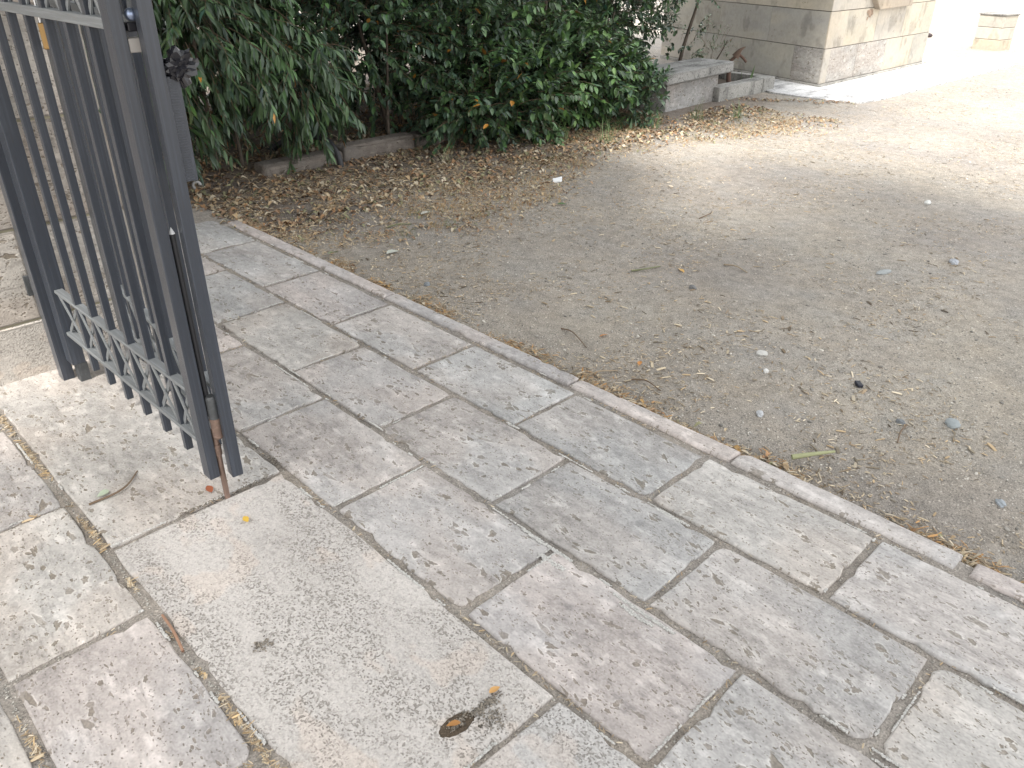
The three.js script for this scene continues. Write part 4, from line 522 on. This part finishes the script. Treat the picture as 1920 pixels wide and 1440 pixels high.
function stoneThing(x, z, a, b, h, c, label) { a *= 0.8; b *= 0.8; h *= 0.8; const g0 = mergeVertices(new THREE.IcosahedronGeometry(1, 3).deleteAttribute('uv').deleteAttribute('normal')), gp = g0.attributes.position, sd = rnd() * 50; for (let i = 0; i < gp.count; i++) { const v = V3().fromBufferAttribute(gp, i), q = 0.55 + 0.75 * wn(v.x * 0.9 + sd, v.z * 0.9 + v.y * 1.3 + sd, 1, 915) + 0.25 * (wn(v.x * 3 + sd, v.z * 3 + v.y * 3, 1, 917) - 0.5); gp.setXYZ(i, v.x * q, v.y * q, v.z * q); } const g = g0.toNonIndexed(); g.scale(a, h, b); g.computeVertexNormals(); const m = mesh('stone', g, stdm(c.map((v) => v * 0.82), 0.95, { bumpMap: texConc.bump, bumpScale: 0.002 })); m.position.set(x, Hz(x, z) + h * 0.25, z); m.rotation.y = rnd() * 6; return tag(m, label, 'stone', 'loose stones on the earth'); }
stoneThing(-1.579, -3.238, 0.035, 0.022, 0.02, [0.62, 0.61, 0.58], 'larger of the two white stones on the earth');
stoneThing(-1.476, -3.093, 0.02, 0.016, 0.016, [0.65, 0.64, 0.62], 'smaller white stone beside the larger white one');
stoneThing(-1.639, -4.754, 0.075, 0.03, 0.016, [0.36, 0.38, 0.38], 'long flat grey stone bedded in the earth square');
stoneThing(-1.401, -5.204, 0.05, 0.035, 0.03, [0.46, 0.48, 0.52], 'pale bluish stone beyond the long flat one');
stoneThing(-0.702, -3.241, 0.05, 0.038, 0.022, [0.34, 0.37, 0.38], 'flat grey stone at the right edge of the earth');
stoneThing(-0.858, -3.091, 0.028, 0.02, 0.018, [0.2, 0.21, 0.22], 'dark pebble just left of the flat grey stone');
stoneThing(-3.378, -2.633, 0.03, 0.024, 0.022, [0.24, 0.26, 0.28], 'blue-grey pebble near the far part of the kerb');
stoneThing(-2.017, -6.392, 0.05, 0.03, 0.024, [0.6, 0.6, 0.58], 'white stone on the sunlit part of the earth');
stoneThing(-1.294, -2.734, 0.035, 0.02, 0.014, [0.5, 0.51, 0.53], 'pale chip of stone right of the litter at the kerb');
stoneThing(-0.384, -2.801, 0.03, 0.02, 0.014, [0.36, 0.39, 0.42], 'bluish pebble near the broken kerb end');
stoneThing(-2.298, -3.712, 0.034, 0.024, 0.022, [0.2, 0.2, 0.2], 'dark grey stone near the ochre leaf');
{ const g = rbox(0.075, 0.022, 0.045, 0.006); const p = g.attributes.position; for (let i = 0; i < p.count; i++) p.setXYZ(i, p.getX(i) + 0.01 * Math.sin(p.getZ(i) * 190), p.getY(i) + 0.012 * Math.sin(p.getX(i) * 70 + p.getZ(i) * 60), p.getZ(i) + 0.008 * Math.sin(p.getX(i) * 130)); g.computeVertexNormals(); const m = mesh('paper_scrap', g, M.white); m.position.set(-4.32, Hz(-4.32, -4.753) + 0.02, -4.753); m.rotation.y = 0.9; tag(m, 'crumpled white paper scrap on the straw litter', 'paper'); }
{ const gs = [rbox(0.045, 0.012, 0.02, 0.003)]; for (let i = -2; i <= 2; i++) gs.push(rbox(0.004, 0.015, 0.023, 0.001, i * 0.009, 0.001, 0)); const m = mesh('plastic_clip', merge(gs), stdm([0.02, 0.022, 0.035], 0.35)); m.position.set(-1.119, Hz(-1.119, -3.277) + 0.009, -3.277); m.rotation.y = -0.75; tag(m, 'small ribbed black plastic clip lying on the earth', 'plastic'); }
{ // dirt and rust round the drop bolt foot
}
// ---------------------------------------------------------------- person mostly hidden behind the monument
{
  const body = [[[0, 1.0, 0], 0.15, [0, 1.38, 0], 0.16], [[0, 1.38, 0], 0.09, [0.01, 1.52, 0], 0.06], [[0.02, 1.6, 0], 0.095, [0.03, 1.68, 0], 0.09], [[0, 0.95, 0.09], 0.1, [0.14, 0.5, 0.09], 0.065], [[0.14, 0.5, 0.09], 0.065, [0.2, 0.08, 0.09], 0.045], [[0, 0.95, -0.09], 0.1, [-0.08, 0.52, -0.09], 0.065], [[-0.08, 0.52, -0.09], 0.065, [-0.3, 0.14, -0.09], 0.045], [[0, 1.38, 0.2], 0.06, [-0.1, 1.1, 0.24], 0.045], [[-0.1, 1.1, 0.24], 0.045, [-0.02, 0.86, 0.22], 0.035], [[0, 1.38, -0.2], 0.06, [0.06, 1.1, -0.24], 0.045], [[0.06, 1.1, -0.24], 0.045, [0.2, 0.9, -0.22], 0.035], [[0, 1.36, -0.2], 0.07, [0, 1.36, 0.2], 0.07]];
  const N = 72, S = 2.0, mc = new MarchingCubes(N, new THREE.MeshStandardMaterial(), false, false, 60000); mc.isolation = 0; const fld = mc.field, a = V3(), b = V3(), p = V3(), ab = V3();
  for (let k = 0, i = 0; k < N; k++) for (let j = 0; j < N; j++) for (let q = 0; q < N; q++, i++) { p.set((q / N - 0.5) * S, (j / N - 0.5) * S + 0.92, (k / N - 0.5) * S); let d = 9; for (const [A, ra, B, rb] of body) { a.set(...A); b.set(...B); ab.copy(b).sub(a); const t = clamp(p.clone().sub(a).dot(ab) / ab.lengthSq()), dd = p.distanceTo(a.clone().addScaledVector(ab, t)) - lerp(ra, rb, t), h = clamp(0.5 + 0.5 * (d - dd) / 0.05); d = lerp(d, dd, h) - 0.05 * h * (1 - h); } fld[k * N * N + j * N + q] = -d; }
  mc.update(); const cnt = mc.count, g = new THREE.BufferGeometry(), P = [], C = []; for (let i = 0; i < cnt; i++) { const x = mc.positionArray[i * 3] * S / 2, y = mc.positionArray[i * 3 + 1] * S / 2 + 0.92, z = mc.positionArray[i * 3 + 2] * S / 2; P.push(x, y, z); C.push(...(y > 1.5 ? [0.35, 0.22, 0.16] : y > 0.98 ? [0.3, 0.3, 0.34] : [0.03, 0.03, 0.04])); }
  g.setAttribute('position', new THREE.Float32BufferAttribute(P, 3)); g.setAttribute('normal', new THREE.Float32BufferAttribute(Array.from(mc.normalArray.slice(0, cnt * 3)), 3)); g.setAttribute('color', new THREE.Float32BufferAttribute(C, 3));
  const pn = tag(group('person', -7.02, 0.0, -18.52), 'person walking behind the monument, only a dark shoe showing', 'person'); pn.rotation.y = THREE.MathUtils.degToRad(45);
  mesh('body', g, new THREE.MeshStandardMaterial({ vertexColors: true, roughness: 0.9 }), pn);
  for (const [x, y, z, t] of [[0.26, 0.04, 0.09, 0], [-0.27, 0.07, -0.09, -0.5]]) { const s = new THREE.SphereGeometry(1, 16, 10); s.scale(0.145, 0.055, 0.05); const q = s.attributes.position; for (let i = 0; i < q.count; i++) { if (q.getY(i) < -0.03) q.setY(i, -0.03); if (q.getX(i) < 0.02) q.setY(i, q.getY(i) * 1.5 + 0.01); } s.computeVertexNormals(); s.rotateZ(t); s.translate(x, y, z); mesh('shoe', s, stdm([0.045, 0.03, 0.03], 0.5), pn); }
  const hg = new THREE.SphereGeometry(0.105, 16, 12, 0, 6.283, 0, 1.7); hg.translate(0.015, 1.68, 0); mesh('hair', hg, stdm([0.02, 0.015, 0.012], 0.8), pn);
}
scene.traverse((o) => { if (o.userData && o.userData.n === undefined) delete o.userData.n; });
renderer.render(scene, camera);
